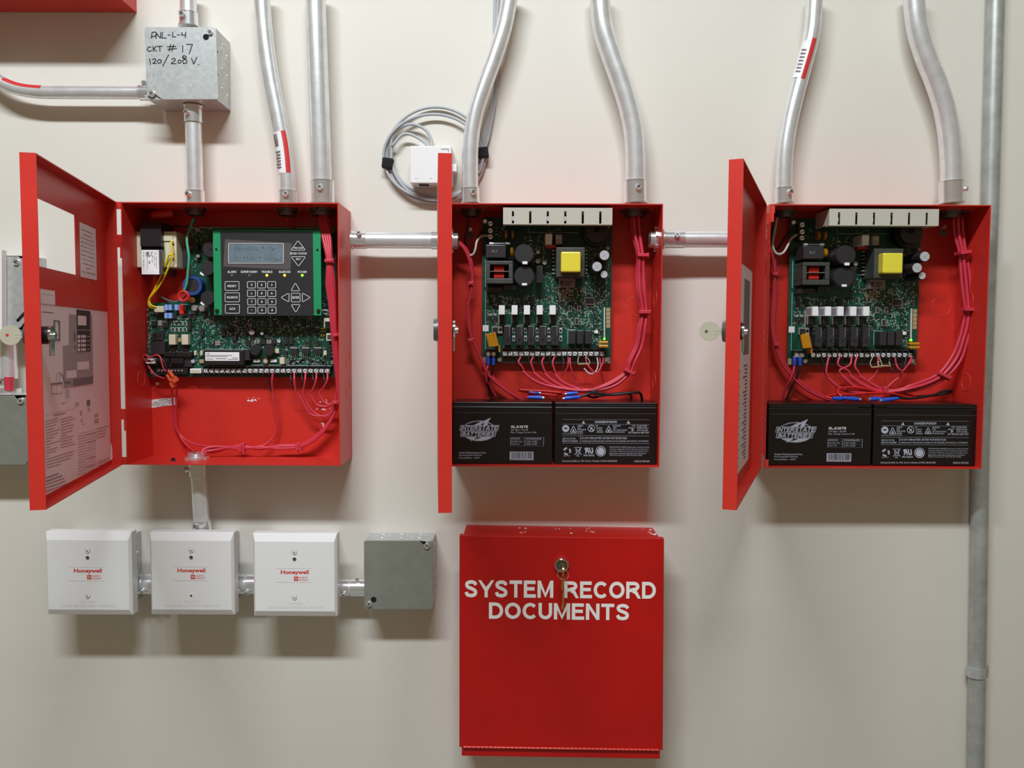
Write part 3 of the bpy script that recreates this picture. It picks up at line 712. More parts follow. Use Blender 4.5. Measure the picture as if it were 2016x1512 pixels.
# ================================================================ junction boxes
def metal_box(t, x0, x1, z0, z1, y0, y1, m='galvanised', kos=((1, 3), (-1, 3))):
    mm = M(); th = .0015
    mm.box((x0, y0, z0), (x0+th, y1, z1)); mm.box((x1-th, y0, z0), (x1, y1, z1)); mm.box((x0, y0, z1-th), (x1, y1, z1)); mm.box((x0, y0, z0), (x1, y1, z0+th)); mm.box((x0, y1-th, z0), (x1, y1, z1))
    obj('box_body', mm, m, t, bevel=.001)
    for k in range(3):
        z = z0+(z1-z0)*(.22+.28*k)
        for xx in (x1,):
            obj('knockout', M().torus((xx, (y0+y1)/2+.004, z), (1, 0, 0), .0105, .0004), 'zinc_bright', t)
        xm = x0+(x1-x0)*(.22+.28*k)
        obj('knockout', M().torus((xm, (y0+y1)/2+.004, z1), (0, 0, 1), .0105, .0004), 'zinc_bright', t)
def cover_poly(x0, x1, z0, z1, cut, r=.006):
    P = []
    def arc(cx, cz, a0):
        for k in range(4): a = math.radians(a0+30*k); P.append((cx+r*math.cos(a), cz+r*math.sin(a)))
    if cut == 'bl': P += [(x0+.018, z0), (x1-r, z0)]; P.pop(); arc(x1-r, z0+r, 270); arc(x1-r, z1-r, 0); arc(x0+r, z1-r, 90); P += [(x0, z0+.014)]
    elif cut == 'tr': arc(x0+r, z0+r, 180); arc(x1-r, z0+r, 270); P += [(x1, z1-.004), (x1-.0085, z1-.0085), (x1-.018, z1)]; arc(x0+r, z1-r, 90)
    elif cut == 'bl2': pass
    return P
# handwritten box
YJ = .0245
a, b = A(286, 53, YJ), A(426.5, 196.5, YJ)
jb = thing('junction_box', 'galvanised junction box with black handwriting PNL-L-4 CKT # 17', 'box', ((a.x+b.x)/2, WALL, b.z))
metal_box(jb, a.x+.001, b.x-.0005, b.z, a.z, YJ+.0016, WALL-.0003)
P = [(a.x+.005, a.z), (b.x-.004, a.z)]
pts = [(1150, 212), (1680, 212), (1700, 232), (1718, 770), (1706, 783), (1278, 783), (1222, 742), (1158, 758), (1137, 232)]
PP = [A(*X('J', *q), YJ) for q in pts]
obj('cover_plate', M().prism(PP, (0, .0015, 0)), 'galvanised', jb, bevel=.0004)
c = A(*X('J', 1622, 291), YJ-.0002); obj('screw_slot', M().cyl(c, c+Vector((0, -.0002, 0)), 23/4*S(YJ), n=20), 'hole_black', jb)
screw(A(*X('J', 1657, 256), YJ), (0, -1, 0), jb, .0040, 'cover_screw'); screw(A(*X('J', 1198, 740), YJ+.001), (-.1, -1, .1), jb, .0048, 'cover_screw')
obj('corner_tab', M().prism([A(*X('J', *q), YJ+.003) for q in ((1130, 750), (1222, 742), (1275, 780), (1170, 785))], (0, .0015, 0)), 'galvanised', jb)
for q in ((1723, 420), (1728, 598)):
    c = A(*X('J', *q), YJ+.012); obj('small_hole', M().cyl((b.x, YJ+.006, c.z), (b.x+.0004, YJ+.006, c.z), .0012, n=8), 'hole_black', jb)
st = [[(1192, 300), (1198, 255), (1225, 252), (1236, 268), (1222, 285), (1196, 290)], [(1228, 305), (1232, 262), (1262, 300), (1268, 255)], [(1280, 256), (1274, 300), (1308, 300)], [(1322, 277), (1340, 276)],
      [(1362, 254), (1358, 290), (1382, 290)], [(1396, 275), (1412, 274)], [(1434, 256), (1430, 275), (1460, 277)], [(1462, 254), (1460, 296)],
      [(1188, 372), (1168, 370), (1160, 392), (1176, 406), (1195, 398)], [(1206, 365), (1208, 405)], [(1230, 366), (1210, 385), (1234, 404)], [(1238, 366), (1278, 364)], [(1258, 365), (1260, 404)],
      [(1345, 350), (1332, 402)], [(1368, 352), (1352, 402)], [(1318, 368), (1385, 366)], [(1322, 388), (1390, 384)], [(1440, 360), (1438, 412)], [(1468, 350), (1516, 350), (1490, 424)],
      [(1178, 462), (1186, 508)], [(1200, 470), (1222, 462), (1228, 478), (1204, 500), (1232, 500)], [(1252, 468), (1240, 482), (1248, 498), (1268, 494), (1270, 474), (1252, 468)], [(1328, 432), (1282, 520)],
      [(1352, 468), (1372, 458), (1382, 472), (1348, 502), (1388, 502)], [(1410, 472), (1400, 484), (1408, 500), (1424, 494), (1426, 476), (1410, 472)],
      [(1452, 456), (1436, 450), (1446, 438), (1466, 444), (1466, 458), (1438, 478), (1444, 500), (1468, 498), (1472, 480), (1452, 462), (1440, 458)], [(1508, 460), (1526, 505), (1550, 452)], [(1562, 508), (1566, 509)]]
m = M()
for s_ in st: m.ribbon([A(*X('J', *q), YJ) for q in s_], 7.5/4*S(YJ))
obj('handwriting', m, 'print_black', jb, label='black marker handwriting PNL-L-4 CKT # 17 120/208 V.')

# grey blank cover box
YG = .034
a, b = A(717, 1064, YG), A(852, 1199.5, YG)
gb = thing('junction_box', 'junction box with plain grey cover at the right end of the white modules', 'box', ((a.x+b.x)/2, WALL, b.z))
metal_box(gb, a.x+.0005, b.x-.0005, b.z+.0005, a.z-.0005, YG+.0016, WALL-.0003)
pts = [(1195, 308), (1700, 310), (1742, 352), (1765, 315), (1822, 318), (1835, 335), (1835, 935), (1812, 957), (1205, 958), (1186, 935), (1183, 322)]
pts = [(1195, 308), (1700, 308), (1748, 350), (1775, 318), (1822, 312), (1835, 330), (1835, 935), (1812, 957), (1205, 958), (1186, 935), (1183, 322)]
obj('cover_plate', M().prism([A(*X('N', *q), YG) for q in pts], (0, .0015, 0)), 'grey_cover', gb, bevel=.0004)
obj('dark_gap', M().prism([A(*X('N', *q), YG+.0013) for q in ((1700, 310), (1765, 315), (1748, 352))], (0, .0003, 0)), 'hole_black', gb)
c = A(*X('N', 1275, 866), YG-.0002); obj('screw_slot', M().cyl(c, c+Vector((0, -.0002, 0)), 27/4.8*S(YG), n=20), 'hole_black', gb)
screw(A(*X('N', 1234, 905), YG), (0, -1, 0), gb, .0040, 'cover_screw'); screw(A(*X('N', 1780, 355), YG), (0, -1, 0), gb, .0040, 'cover_screw')

# white modules
YH = .012
def module(label, tlp, brp, tx, xr, slot_hole=False):
    a, b = A(tlp[0], tlp[1], YH+.005), A(brp[0], brp[1], YH+.005)
    t = thing('control_module', label, 'module', ((a.x+b.x)/2, WALL, b.z), 'white square modules in a row')
    bxr = A(xr, 1100, WALL).x; bzt = A(xr, 1045.5, WALL).z; metal_box(t, bxr-.102, bxr, bzt-.102, bzt, .030, WALL-.0003)
    m = M(); y0 = YH+.005; w = b.x-a.x; i0 = .0085
    P = [Vector((a.x, y0, b.z)), Vector((b.x, y0, b.z)), Vector((b.x, y0, a.z)), Vector((a.x, y0, a.z))]
    Qs = [P[0]+Vector((.0075, -.005, .009)), P[1]+Vector((-.0085, -.005, .009)), P[2]+Vector((-.0135, -.005, -.0115)), P[3]+Vector((.0095, -.005, -.0115))]
    Qs = [Vector((P[0].x+.0035, YH, b.z+.009)), Vector((P[1].x-.0035, YH, b.z+.009)), Vector((P[1].x-.0035, YH, a.z-.0115)), Vector((P[0].x+.0035, YH, a.z-.0115))]
    Bk = [p+Vector((0, .016, 0)) for p in P]
    m.add(P+Qs+Bk, [(4, 5, 6, 7), (0, 1, 5, 4), (1, 2, 6, 5), (2, 3, 7, 6), (3, 0, 4, 7), (0, 8, 9, 1), (1, 9, 10, 2), (2, 10, 11, 3), (3, 11, 8, 0), (8, 11, 10, 9)])
    obj('cover', m, 'white_plastic', t, bevel=.0008)
    # marks, placed in px from the text anchor tx = (left,top) of the brand word
    x, y = tx
    def q(dx, dy): return A(x+dx, y+dy, YH)
    for dy, nm in ((-35, 's'), (-21.5, 'h'), (54, 's2')):
        c = q(27, dy)
        if nm == 'h' or (nm == 's2' and slot_hole):
            obj('indicator_hole', M().cyl(c, c-Vector((0, .0003, 0)), .0026 if nm == 'h' else .0014, n=18), 'hole_black' if nm == 's2' else 'steel_dark', t)
            obj('hole_rim', M().torus(c, (0, 1, 0), .0032, .0004, n=20), 'white_plastic', t)
        else:
            obj('cover_screw', M().cyl(c, c-Vector((0, .0011, 0)), .0034, .0030, n=18), 'white_plastic', t)
            mm = M(); mm.box(c+Vector((-.0016, -.0013, -.0003)), c+Vector((.0016, -.0010, .0003))); mm.box(c+Vector((-.0003, -.0013, -.0016)), c+Vector((.0003, -.0010, .0016))); obj('screw_cross', mm, 'print_dark', t)
            obj('screw_rim', M().torus(c, (0, 1, 0), .0037, .0003, n=20), 'print_soft', t)
    m = M(); textpx(m, 'Honeywell', (x, y, x+55, y+10), YH-.0002, .03); obj('brand_lettering', m, 'print_red', t)
    m = M(); rpx(m, (x+26, y+12.5, x+34.5, y+21), YH-.0002, YH-.00005); obj('emblem', m, 'print_red', t)
    m = M()
    m.ribbon([A(x+28.5, y+14.5, YH-.0003), A(x+29.2, y+18.5, YH-.0003), A(x+33, y+17.2, YH-.0003), A(x+31, y+15, YH-.0003)], .0008); obj('emblem_mark', m, 'white_plastic', t)
    m = M(); textpx(m, 'SILENT', (x+36, y+12.8, x+52.5, y+16.2), YH-.0002); textpx(m, 'KNIGHT', (x+36, y+17.8, x+55, y+21.2), YH-.0002); obj('sub_brand_lettering', m, 'print_red', t)
    m = M(); rpx(m, (x-9, y+23.8, x+61, y+24.3), YH-.0003, YH+.0001); rpx(m, (x-9, y-3.2, x+61, y-2.8), YH-.0003, YH+.0001); obj('label_edge', m, 'print_soft', t)
    m = M(); textpx(m, 'CAUTION', (x+13, y+63, x+42, y+67), YH-.0002, .01); textpx(m, 'DE-ENERGIZE UNIT PRIOR TO SERVICING', (x-25, y+70.5, x+82, y+75), YH-.0002, .01)
    for v in m.v: pass
    obj('embossed_caution', m, 'white_plastic', t); 
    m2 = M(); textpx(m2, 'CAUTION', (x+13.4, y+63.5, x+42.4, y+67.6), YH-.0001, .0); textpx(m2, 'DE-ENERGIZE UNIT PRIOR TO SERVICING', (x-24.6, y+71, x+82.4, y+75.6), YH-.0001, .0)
    obj('embossed_shade', m2, 'emboss_shade_grey', t)  # offset grey copy paints the shade beside the raised letters
    return t
module('leftmost white control module, below the open door of the left cabinet', (90, 1046), (262.5, 1210.5), X('H', 380, 603), 279)
module('middle white control module, directly below the vertical conduit', (295, 1047), (463, 1210.5), X('H', 1408, 600), 471.7, True)
module('rightmost white control module, next to the grey-covered box', (498, 1049), (665, 1213.5), X('N', 397, 588), 667)
def nipple(label, x0, x1, yc, rr=R34, sc=((.5, (0, -1, -.6)),)):
    P = [A(x0, yc, .055), A(x1, yc, .055)]; t = thing('steel_conduit', label, 'conduit', P[0], 'steel conduits')
    obj('tube', M().tube(P, rr, n=24, smooth=False), 'galvanised_pipe', t); d = (P[1]-P[0])
    m = M(); m.cyl(P[0], P[0]+d*.46, rr*1.16, n=24); m.torus(P[0]+d*.1, (1, 0, 0), rr*1.2, .0012); obj('connector', m, 'zinc_bright', t)
    m = M(); m.cyl(P[0]+d*.5, P[1], rr*1.16, n=24); obj('connector', m, 'zinc_bright', t)
    for f, s_ in sc:
        q = P[0]+d*f+Vector(s_).normalized()*rr*1.1; screw(q, s_, t, .0032, L=.006)
    return t
nipple('short nipple conduit joining the leftmost and middle white modules', 262, 308, 1150, R34*1.12, ((.28, (0, -1, -.35)), (.62, (0, -1, -.3))))
nipple('short nipple conduit joining the middle and rightmost white modules', 462, 512, 1150, R34*1.1, ((.25, (0, -1, -.45)), (.62, (0, -1, -.45))))
nipple('short nipple conduit joining the rightmost white module to the grey-covered box', 662, 720, 1157, R34*.95, ((.33, (0, -1, -.35)), (.75, (0, -.6, 1))))

# boxes behind the left door
YL = .03
a, b = A(-60, 502, YL), A(48, 652, YL)
lb = thing('junction_box', 'galvanised box with screwed cover behind the open left door, upper one', 'box', ((a.x+b.x)/2, WALL, b.z))
metal_box(lb, a.x, b.x+.004, b.z, a.z, YL+.0016, WALL-.0003)
pts = [(17, 512), (21, 505), (34, 505), (41, 509), (50, 506), (50, 632), (40, 645), (17, 648)]
obj('cover_plate', M().prism([A(x-.0, y, YL) for x, y in [(-60, 505)]+pts[1:]+[(-60, 650)]], (0, .0015, 0)), 'galvanised', lb, bevel=.0004)
obj('white_edge', M().prism([A(x, y, YL-.012) for x, y in ((-60, 492), (3.5, 492), (4, 665), (-60, 665))], (0, .011, 0)), 'white_plastic', lb, label='white plastic cover at the photo edge')
screw(A(33, 516, YL), (0, -1, 0), lb, .0050, 'cover_screw')
m = M().ribbon([A(35, 631, YL), A(48, 617, YL)], .0045); obj('cover_slot', m, 'hole_black', lb)
a, b = A(-60, 776, YL), A(57, 914, YL)
lb2 = thing('junction_box', 'box with plain grey cover behind the open left door, lower one', 'box', ((a.x+b.x)/2, WALL, b.z))
metal_box(lb2, a.x, b.x-.001, b.z, a.z, YL+.0016, WALL-.0003)
obj('cover_plate', M().prism([A(x, y, YL) for x, y in ((-60, 779), (27, 779), (36, 789), (42, 782), (57, 782), (57, 905), (50, 915), (-60, 915))], (0, .0015, 0)), 'grey_cover', lb2, bevel=.0004)
screw(A(42, 789, YL), (0, -1, 0), lb2, .0046, 'cover_screw')
t = thing('steel_conduit', 'stub conduit with red wire joining the two boxes behind the left door', 'conduit', A(17, 770, .055), 'steel conduits')
obj('tube', M().tube([A(16, 655, .055), A(18, 745, .055)], R34, n=20, smooth=False), 'galvanised_pipe', t)
obj('wire_loop', M().cyl(A(18, 742, .045), A(18, 768, .045), .0065, n=16), 'wire_red', t)
obj('connector', M().cyl(A(18, 764, .055), A(18, 780, .055), .016, n=20), 'zinc_bright', t)
screw(A(4, 752, .05), (-.2, -1, 0), t, .006)

# ================================================================ network jack box and cables
YN = .046
a, b = A(807, 287, YN), A(889, 360.5, YN)
nj = thing('wall_jack_box', 'white surface-mounted data jack box inside the coiled grey cable', 'jack', ((a.x+b.x)/2, WALL, b.z))
obj('housing', M().box((a.x, YN, b.z), (b.x, WALL-.0003, a.z)), 'white_plastic', nj, bevel=.0012)
m = M(); rpx(m, XR('n', 708, 925, 818, 950), YN+.02, YN+.021)
zz = b.z; m = M().box((A(822, 0, YN).x, YN+.006, zz-.0003), (A(842, 0, YN).x, YN+.024, zz+.001)); obj('jack_opening', m, 'print_dark', nj)
m = M(); rpx(m, XR('n', 950, 567, 1028, 578), YN-.0002, YN+.001); rpx(m, XR('n', 1018, 578, 1026, 600), YN-.0002, YN+.001); rpx(m, XR('n', 690, 861, 718, 865), YN-.0002, YN+.001); rpx(m, XR('n', 835, 861, 862, 865), YN-.0002, YN+.001); obj('cover_groove', m, 'print_soft', nj)
c = A(*X('n', 1080, 757), YN+.01); m = M(); m.box(c+Vector((-.006, 0, -.0055)), c+Vector((.0035, .02, .0055))); obj('side_latch', m, 'white_plastic', nj, bevel=.0006)
def ell(cx, cy, rx, ry, a0, a1, n, y): return [(cx+rx*math.cos(math.radians(a0+(a1-a0)*i/n)), cy+ry*math.sin(math.radians(a0+(a1-a0)*i/n)), y+.0015*math.sin(i)) for i in range(n+1)]
yc = WALL-.006
p1 = [(981, -20, yc), (978, 60, yc), (979, 148, yc), (974, 205, yc), (962, 270, yc), (953, 296, yc), (945, 325, yc)]+ell(858, 305, 97, 94, 35, 400, 22, yc-.002)[1:]+ell(862, 303, 92, 84, 50, 180, 8, yc-.004)+[(772, 270, yc-.004), (790, 250, yc-.005), (815, 245, yc-.006), (838, 256, yc-.006), (849, 275, yc-.007), (850, 292, yc-.008)]
p2 = [(975, -20, yc), (974, 60, yc), (975, 148, yc), (970, 205, yc), (958, 270, yc), (949, 296, yc), (940, 322, yc)]+ell(853, 308, 98, 83, 30, 380, 20, yc-.006)[1:]+ell(858, 306, 88, 88, 25, 190, 8, yc-.006)+[(775, 284, yc-.008), (792, 265, yc-.008), (812, 266, yc-.008), (835, 280, yc-.008), (845, 292, yc-.008)]
P3 = [A(*q) for q in p1]
single('network_cable', M().tube(P3, .0022, n=8, k=5), 'wire_grey', 'grey data cable in the coil with black marker on it, outermost run', 'cable', 'grey coiled data cables')
single('network_cable', M().tube([A(*q) for q in p2], .0022, n=8, k=5), 'wire_grey', 'grey data cable in the coil ending lower on the jack box', 'cable', 'grey coiled data cables')
def wrap(c, w, h, rot, lab):
    c = A(*c, yc-.005); m = M(); a = math.radians(rot); u = Vector((math.cos(a), 0, math.sin(a))); z = Vector((-math.sin(a), 0, math.cos(a)))
    m.obox(c, u*w*S(yc)/2, Vector((0, .0062, 0)), z*h*S(yc)/2)
    single('hook_loop_wrap', m, 'velcro_black', lab, 'strap', 'black cable straps', bevel=.002)
wrap((763.5, 322), 21, 20, -8, 'black hook-and-loop strap on the left side of the grey cable coil')
wrap((951, 301), 21, 20, 6, 'black hook-and-loop strap right of the bent conduit, on the cable coil')

# ================================================================ power supply boards (built in the middle cabinet, copied to the right one)
YB = .070
def comp(t, r, yt, m, name, yb=YB, bevel=0, kind=None, label=None):
    """a body whose face toward the room fills the photo rectangle r on the plane yt, standing on the plane yb"""
    mb = M(); a = A(r[0], r[1], yt); b = A(r[2], r[3], yt); mb.box((a.x, yt, a.z), (b.x, yb, b.z))
    return obj(name, mb, m, t, bevel=bevel, kind=kind, label=label)
def can(t, c, r, yt, name='capacitor', m='cap_sleeve', top=None, yb=YB, ring=True, n=24, inset=.86):
    p = A(c[0], c[1], yt); rr = r*S(yt); mb = M().cyl((p.x, yb, p.z), (p.x, yt+.0012, p.z), rr, n=n); mb.cyl((p.x, yt+.0012, p.z), (p.x, yt, p.z), rr, rr*.94, n=n)
    o = obj(name, mb, m, t)
    if top:
        obj('can_top', M().cyl((p.x, yt, p.z), (p.x, yt-.0004, p.z), rr*inset, n=n), top, o)
    return o, p, rr
def flat(r, y, d=.0002):
    mb = M(); a = A(r[0], r[1], y); b = A(r[2], r[3], y); return mb.box((a.x, y-d, a.z), (b.x, y, b.z))
CENT2 = A(1076, 716, YB)
pb = thing('circuit_board', 'green power supply board with slotted beige bracket in the middle cabinet', 'circuit board', CENT2, 'green power supply boards')
comp(pb, (949.3, 428, 1202.3, 716), YB, 'pcb_green', 'board', YB+.0016)
comp(pb, (949.6, 703.5, 1202, 715.8), YB-.0002, 'ferrite', 'terminal_legend')
comp(pb, XR('f', 776, 1032, 828, 1128), YB-.0003, 'tan', 'bare_corner')
for px, py in ((955, 436), (1196, 436), X('f', 1035, 1072), X('g', 958, 1070)):
    p = A(px, py, YB); obj('standoff_screw', M().cyl(p, p+Vector((0, -.0022, 0)), .0037, .0030, n=14), 'zinc_bright', pb)
    obj('standoff', M().cyl(p+Vector((0, .0016, 0)), p+Vector((0, .0115, 0)), .0028, n=10), 'steel_dark', pb)
comp(pb, XR('g', 915, 1035, 1018, 1120), YB-.0003, 'grey_part', 'corner_pad')
# slotted bracket
y0 = .004; a = A(990.6, 408.4, y0); b = A(1205.4, 442.5, y0); th = .0016
xs_ = [A(q, 420, y0).x for q in (1009.9, 1044, 1078.5, 1113, 1147.4, 1182)]; hw = 2.2*S(y0); zt_ = A(0, 412, y0).z; zb2 = A(0, 438, y0).z
m = M(); m.box((a.x, y0, zt_), (b.x, y0+th, a.z)); m.box((a.x, y0, b.z), (b.x, y0+th, zb2)); e_ = [a.x]
for q in xs_: e_ += [q-hw, q+hw]
e_.append(b.x)
for i in range(0, len(e_), 2): m.box((e_[i], y0, zb2), (e_[i+1], y0+th, zt_))
m.box((a.x, y0+th, b.z), (b.x, y0+.014, b.z+th)); m.box((a.x, y0+th, a.z-th), (b.x, y0+.05, a.z))
m.box((a.x, y0+th, b.z+th), (a.x+th, .0565, a.z-th)); m.box((b.x-th, y0+th, b.z+th), (b.x, YB, a.z-th))
obj('slotted_bracket', m, 'bracket_beige', pb)
for k, q in enumerate(xs_):
    if k in (0, 2, 3): obj('bracket_tab', M().box((q-.0016, y0+.006, (zt_+zb2)/2-.003), (q+.0016, y0+.012, (zt_+zb2)/2+.003)), 'label_white', pb)
# mains terminal block
comp(pb, XR('a', 850, 425, 946, 712), .058, 'black_plastic', 'mains_terminal')
for py in (470, 578, 672):
    p = A(*X('a', 896, py), .0575); o = obj('terminal_screw', M().cyl(p, p+Vector((0, -.0025, 0)), .0040, .0034, n=12), 'zinc_bright', pb)
    q = p+Vector((0, -.0026, 0)); mm = M(); mm.obox(q, Vector((.0028, 0, .001)), Vector((0, .0002, 0)), Vector((-.0002, 0, .0005))); obj('screw_slot', mm, 'hole_black', o)
comp(pb, XR('a', 825, 788, 1132, 988), .031, 'relay_black', 'film_capacitor', bevel=.001)
m = M(); blockpx(m, 'BLZ', XR('a', 915, 868, 1000, 905), .0308, .16); obj('marking', m, 'print_grey', pb)
m = M().cyl(A(*X('a', 880, 772), .046), A(*X('a', 1195, 772), .046), .0014, n=10); obj('glass_fuse', m, 'steel_dark', pb)
for q in ((880, 940), (1130, 1195)): obj('fuse_cap', M().cyl(A(*X('a', q[0], 772), .046), A(*X('a', q[1], 772), .046), .0021, n=12), 'zinc_bright', pb)
# choke with red coils
yf = .033
ch = comp(pb, XR('a', 890, 1092, 1175, 1302), .058, 'hole_black', 'choke_core')
for r in ((830, 1035, 1240, 1092), (830, 1302, 1240, 1382), (830, 1092, 890, 1302), (1175, 1092, 1240, 1302)): comp(pb, XR('a', *r), yf, 'ferrite', 'choke_frame', bevel=.0008)
comp(pb, XR('a', 890, 1192, 1175, 1200), yf+.002, 'grey_part', 'choke_divider')
for q in ((1120, 1195), (1225, 1300)):
    c0 = A(*X('a', 950, sum(q)/2), .045); c1 = A(*X('a', 1105, sum(q)/2), .045); obj('red_coil', M().cyl(c0, c1, .0050, n=16), 'coil_red', pb)
comp(pb, (957.7, 565.7, 990, 574.5), .048, 'relay_black', 'rectifier'); comp(pb, (992.5, 561.5, 1015.7, 570.5), .044, 'relay_black', 'rectifier')
for (x, y), r, yt, lr in ((X('a', 1410, 930), 19.3, .0155, (1385, 1043, 1460, 1086)), (X('a', 1412, 1268), 20, .022, (1378, 1375, 1453, 1410))):
    o, p, rr = can(pb, (x, y), r, yt, 'large_capacitor', 'relay_black', 'chip_black', inset=.93)
    obj('end_mark', flat(XR('a', *lr), yt-.0004), 'label_white', o)
for x, y, r in ((1622, 905, 4.2), (1618, 1040, 5), (1722, 1060, 4.9)): can(pb, X('a', x, y), r, .056, 'small_capacitor', 'cap_sleeve', 'cap_top')
p = A(*X('a', 1225, 900), .05); obj('disc_capacitor', M().cyl(p-Vector((.0022, 0, 0)), p+Vector((.0022, 0, 0)), .0066, n=18), 'polyfuse', pb, bevel=.001)
for x in (1135, 1235): p = A(*X('a', x, 632), .055); obj('disc_capacitor', M().cyl(p-Vector((.0014, 0, 0)), p+Vector((.0014, 0, 0)), .0062, n=16), 'polyfuse', pb, bevel=.0006)
comp(pb, XR('a', 1600, 1105, 1692, 1370), .046, 'relay_black', 'power_transistor')
comp(pb, XR('a', 1733, 620, 1838, 775), .036, 'label_white', 'white_capacitor', bevel=.0006); comp(pb, XR('a', 1893, 632, 1992, 780), .036, 'grey_part', 'grey_capacitor', bevel=.0006)
comp(pb, XR('a', 1745, 785, 1895, 838), .055, 'coil_red', 'relay_base')
# buzzer
p = A(*X('b', 812, 590), .05); rr = 27*S(.05); o = obj('buzzer', M().cyl((p.x, YB, p.z), (p.x, .055, p.z), rr, n=32), 'black_plastic', pb)
obj('buzzer_top', M().cyl((p.x, .055, p.z), (p.x, .046, p.z), rr*.82, rr*.80, n=32), 'relay_black', o); q = A(*X('b', 812, 560), .046); obj('buzzer_hole', M().cyl(q, q-Vector((0, .0002, 0)), .004, n=16), 'hole_black', o)
# main transformer
comp(pb, XR('b', 195, 828, 630, 1280), .030, 'ferrite', 'transformer_core', bevel=.001)
comp(pb, XR('b', 268, 895, 568, 1205), .015, 'yellow_tape', 'transformer_winding', bevel=.0018)
for k in range(7): comp(pb, XR('b', 640, 870+58*k, 668, 884+58*k), .060, 'solder', 'transformer_pin'); comp(pb, XR('b', 135, 870+58*k, 172, 886+58*k), .060, 'solder', 'transformer_pin')
comp(pb, XR('b', 235, 1305, 482, 1440), .058, 'grey_part', 'label_plate')
m = M(); rpx(m, XR('b', 262, 1340, 305, 1390), .0577, .0579); rpx(m, XR('b', 255, 1408, 310, 1418), .0577, .0579)
for k in range(3): rpx(m, XR('b', 325, 1345+k*27, 450-k*18, 1357+k*27), .0577, .0579)
obj('printed_text', m, 'print_dark', pb)
for x, y, r, yt, cross in ((930, 950, 9.4, .023, 1), (817, 1123, 9.2, .023, 1), (925, 1243, 6.6, .030, 0)):
    o, p, rr = can(pb, X('b', x, y), r+1.3, yt, 'electrolytic_capacitor', 'cap_sleeve', 'cap_top')
    if cross:
        mm = M(); q = p+Vector((0, -.0005, 0)); mm.obox(q, Vector((rr*.55, 0, rr*.45)), Vector((0, .0001, 0)), Vector((-.00018, 0, .0002))); mm.obox(q, Vector((-rr*.45, 0, rr*.55)), Vector((0, .0001, 0)), Vector((.0002, 0, .00018)))
        obj('vent_score', mm, 'print_soft', o)
can(pb, X('b', 980, 840), 3.6, .056, 'small_capacitor', 'grey_part')
# relays
for x0, x1 in ((1025, 1115), (1220, 1310), (1407, 1500), (1602, 1695), (1800, 1892)):
    o = comp(pb, XR('f', x0, 240, x1, 383), .042, 'label_white', 'white_relay', bevel=.0004)
    aa = A(*X('f', x0, 262), .042); bb = A(*X('f', x0, 365), .042)
    obj('recess_shade', M().box((aa.x-.0001, .047, bb.z), (aa.x+.0005, .068, aa.z)), 'print_soft', o)  # grey patch on the side face, painting the shade of the hollow there
    comp(pb, XR('f', x0+22, 400, x1+8, 512), .055, 'chip_black', 'relay_driver')
    comp(pb, XR('f', x0-2, 385, x0+10, 515), .060, 'grey_part', 'relay_bracket')
for x0, x1 in ((1100, 1208), (1285, 1392), (1465, 1575), (1645, 1757), (1825, 1942)):
    o = comp(pb, XR('f', x0, 555, x1, 850), .048, 'relay_black', 'black_relay', bevel=.0006)
    obj('relay_notch', flat(XR('f', x0+42, 740, x0+62, 790), .0479), 'hole_black', o)
    obj('relay_ridge', flat(XR('f', x0+85, 560, x0+92, 700), .0479, .0003), 'print_grey', o)
for x0, x1 in ((388, 485), (510, 607), (635, 732)): comp(pb, XR('g', x0, 622, x1, 830), .050, 'relay_black', 'small_relay', bevel=.0006)
for x in (1250, 1430, 1608, 1787, 1970):
    for y in (625, 745):
        o = comp(pb, XR('f', x-20, y-42, x+20, y+42), YB-.0006, 'label_white', 'chip_resistor'); obj('resistor_body', flat(XR('f', x-14, y-18, x+14, y+30), YB-.0006), 'chip_black', o)
for r in (('g', 630, 118, 780, 232), ('g', 385, 245, 432, 345), ('g', 515, 248, 570, 330), ('g', 478, 430, 540, 538), ('f', 870, 138, 926, 226), ('f', 1005, 140, 1062, 205), ('f', 1342, 148, 1400, 232), ('f', 1500, 108, 1572, 222)):
    o = comp(pb, XR(*r), .0675, 'grey_part' if r[0] == 'g' else 'chip_black', 'chip')
    obj('chip_face', flat(XR(r[0], r[1]+10, r[2]+14, r[3]-10, r[4]-12), .0675), 'chip_black', o)
for x0 in (862, 940):
    comp(pb, XR('f', x0, 398, x0+55, 470), .066, 'chip_black', 'voltage_regulator'); comp(pb, XR('f', x0+3, 370, x0+52, 398), .0685, 'solder', 'regulator_tab')
    for k in range(3): comp(pb, XR('f', x0+8+k*16, 470, x0+16+k*16, 505), .069, 'solder', 'regulator_leg')
comp(pb, XR('f', 918, 560, 1078, 668), .066, 'solder', 'regulator_tab'); comp(pb, XR('f', 930, 578, 1008, 662), .063, 'chip_black', 'voltage_regulator')
obj('regulator_hole', M().cyl(A(*X('f', 1048, 612), .0659), A(*X('f', 1048, 612), .0655), .0022, n=14), 'hole_black', pb)
obj('blank_label', flat(XR('f', 778, 543, 868, 637), YB-.0001), 'label_white', pb)
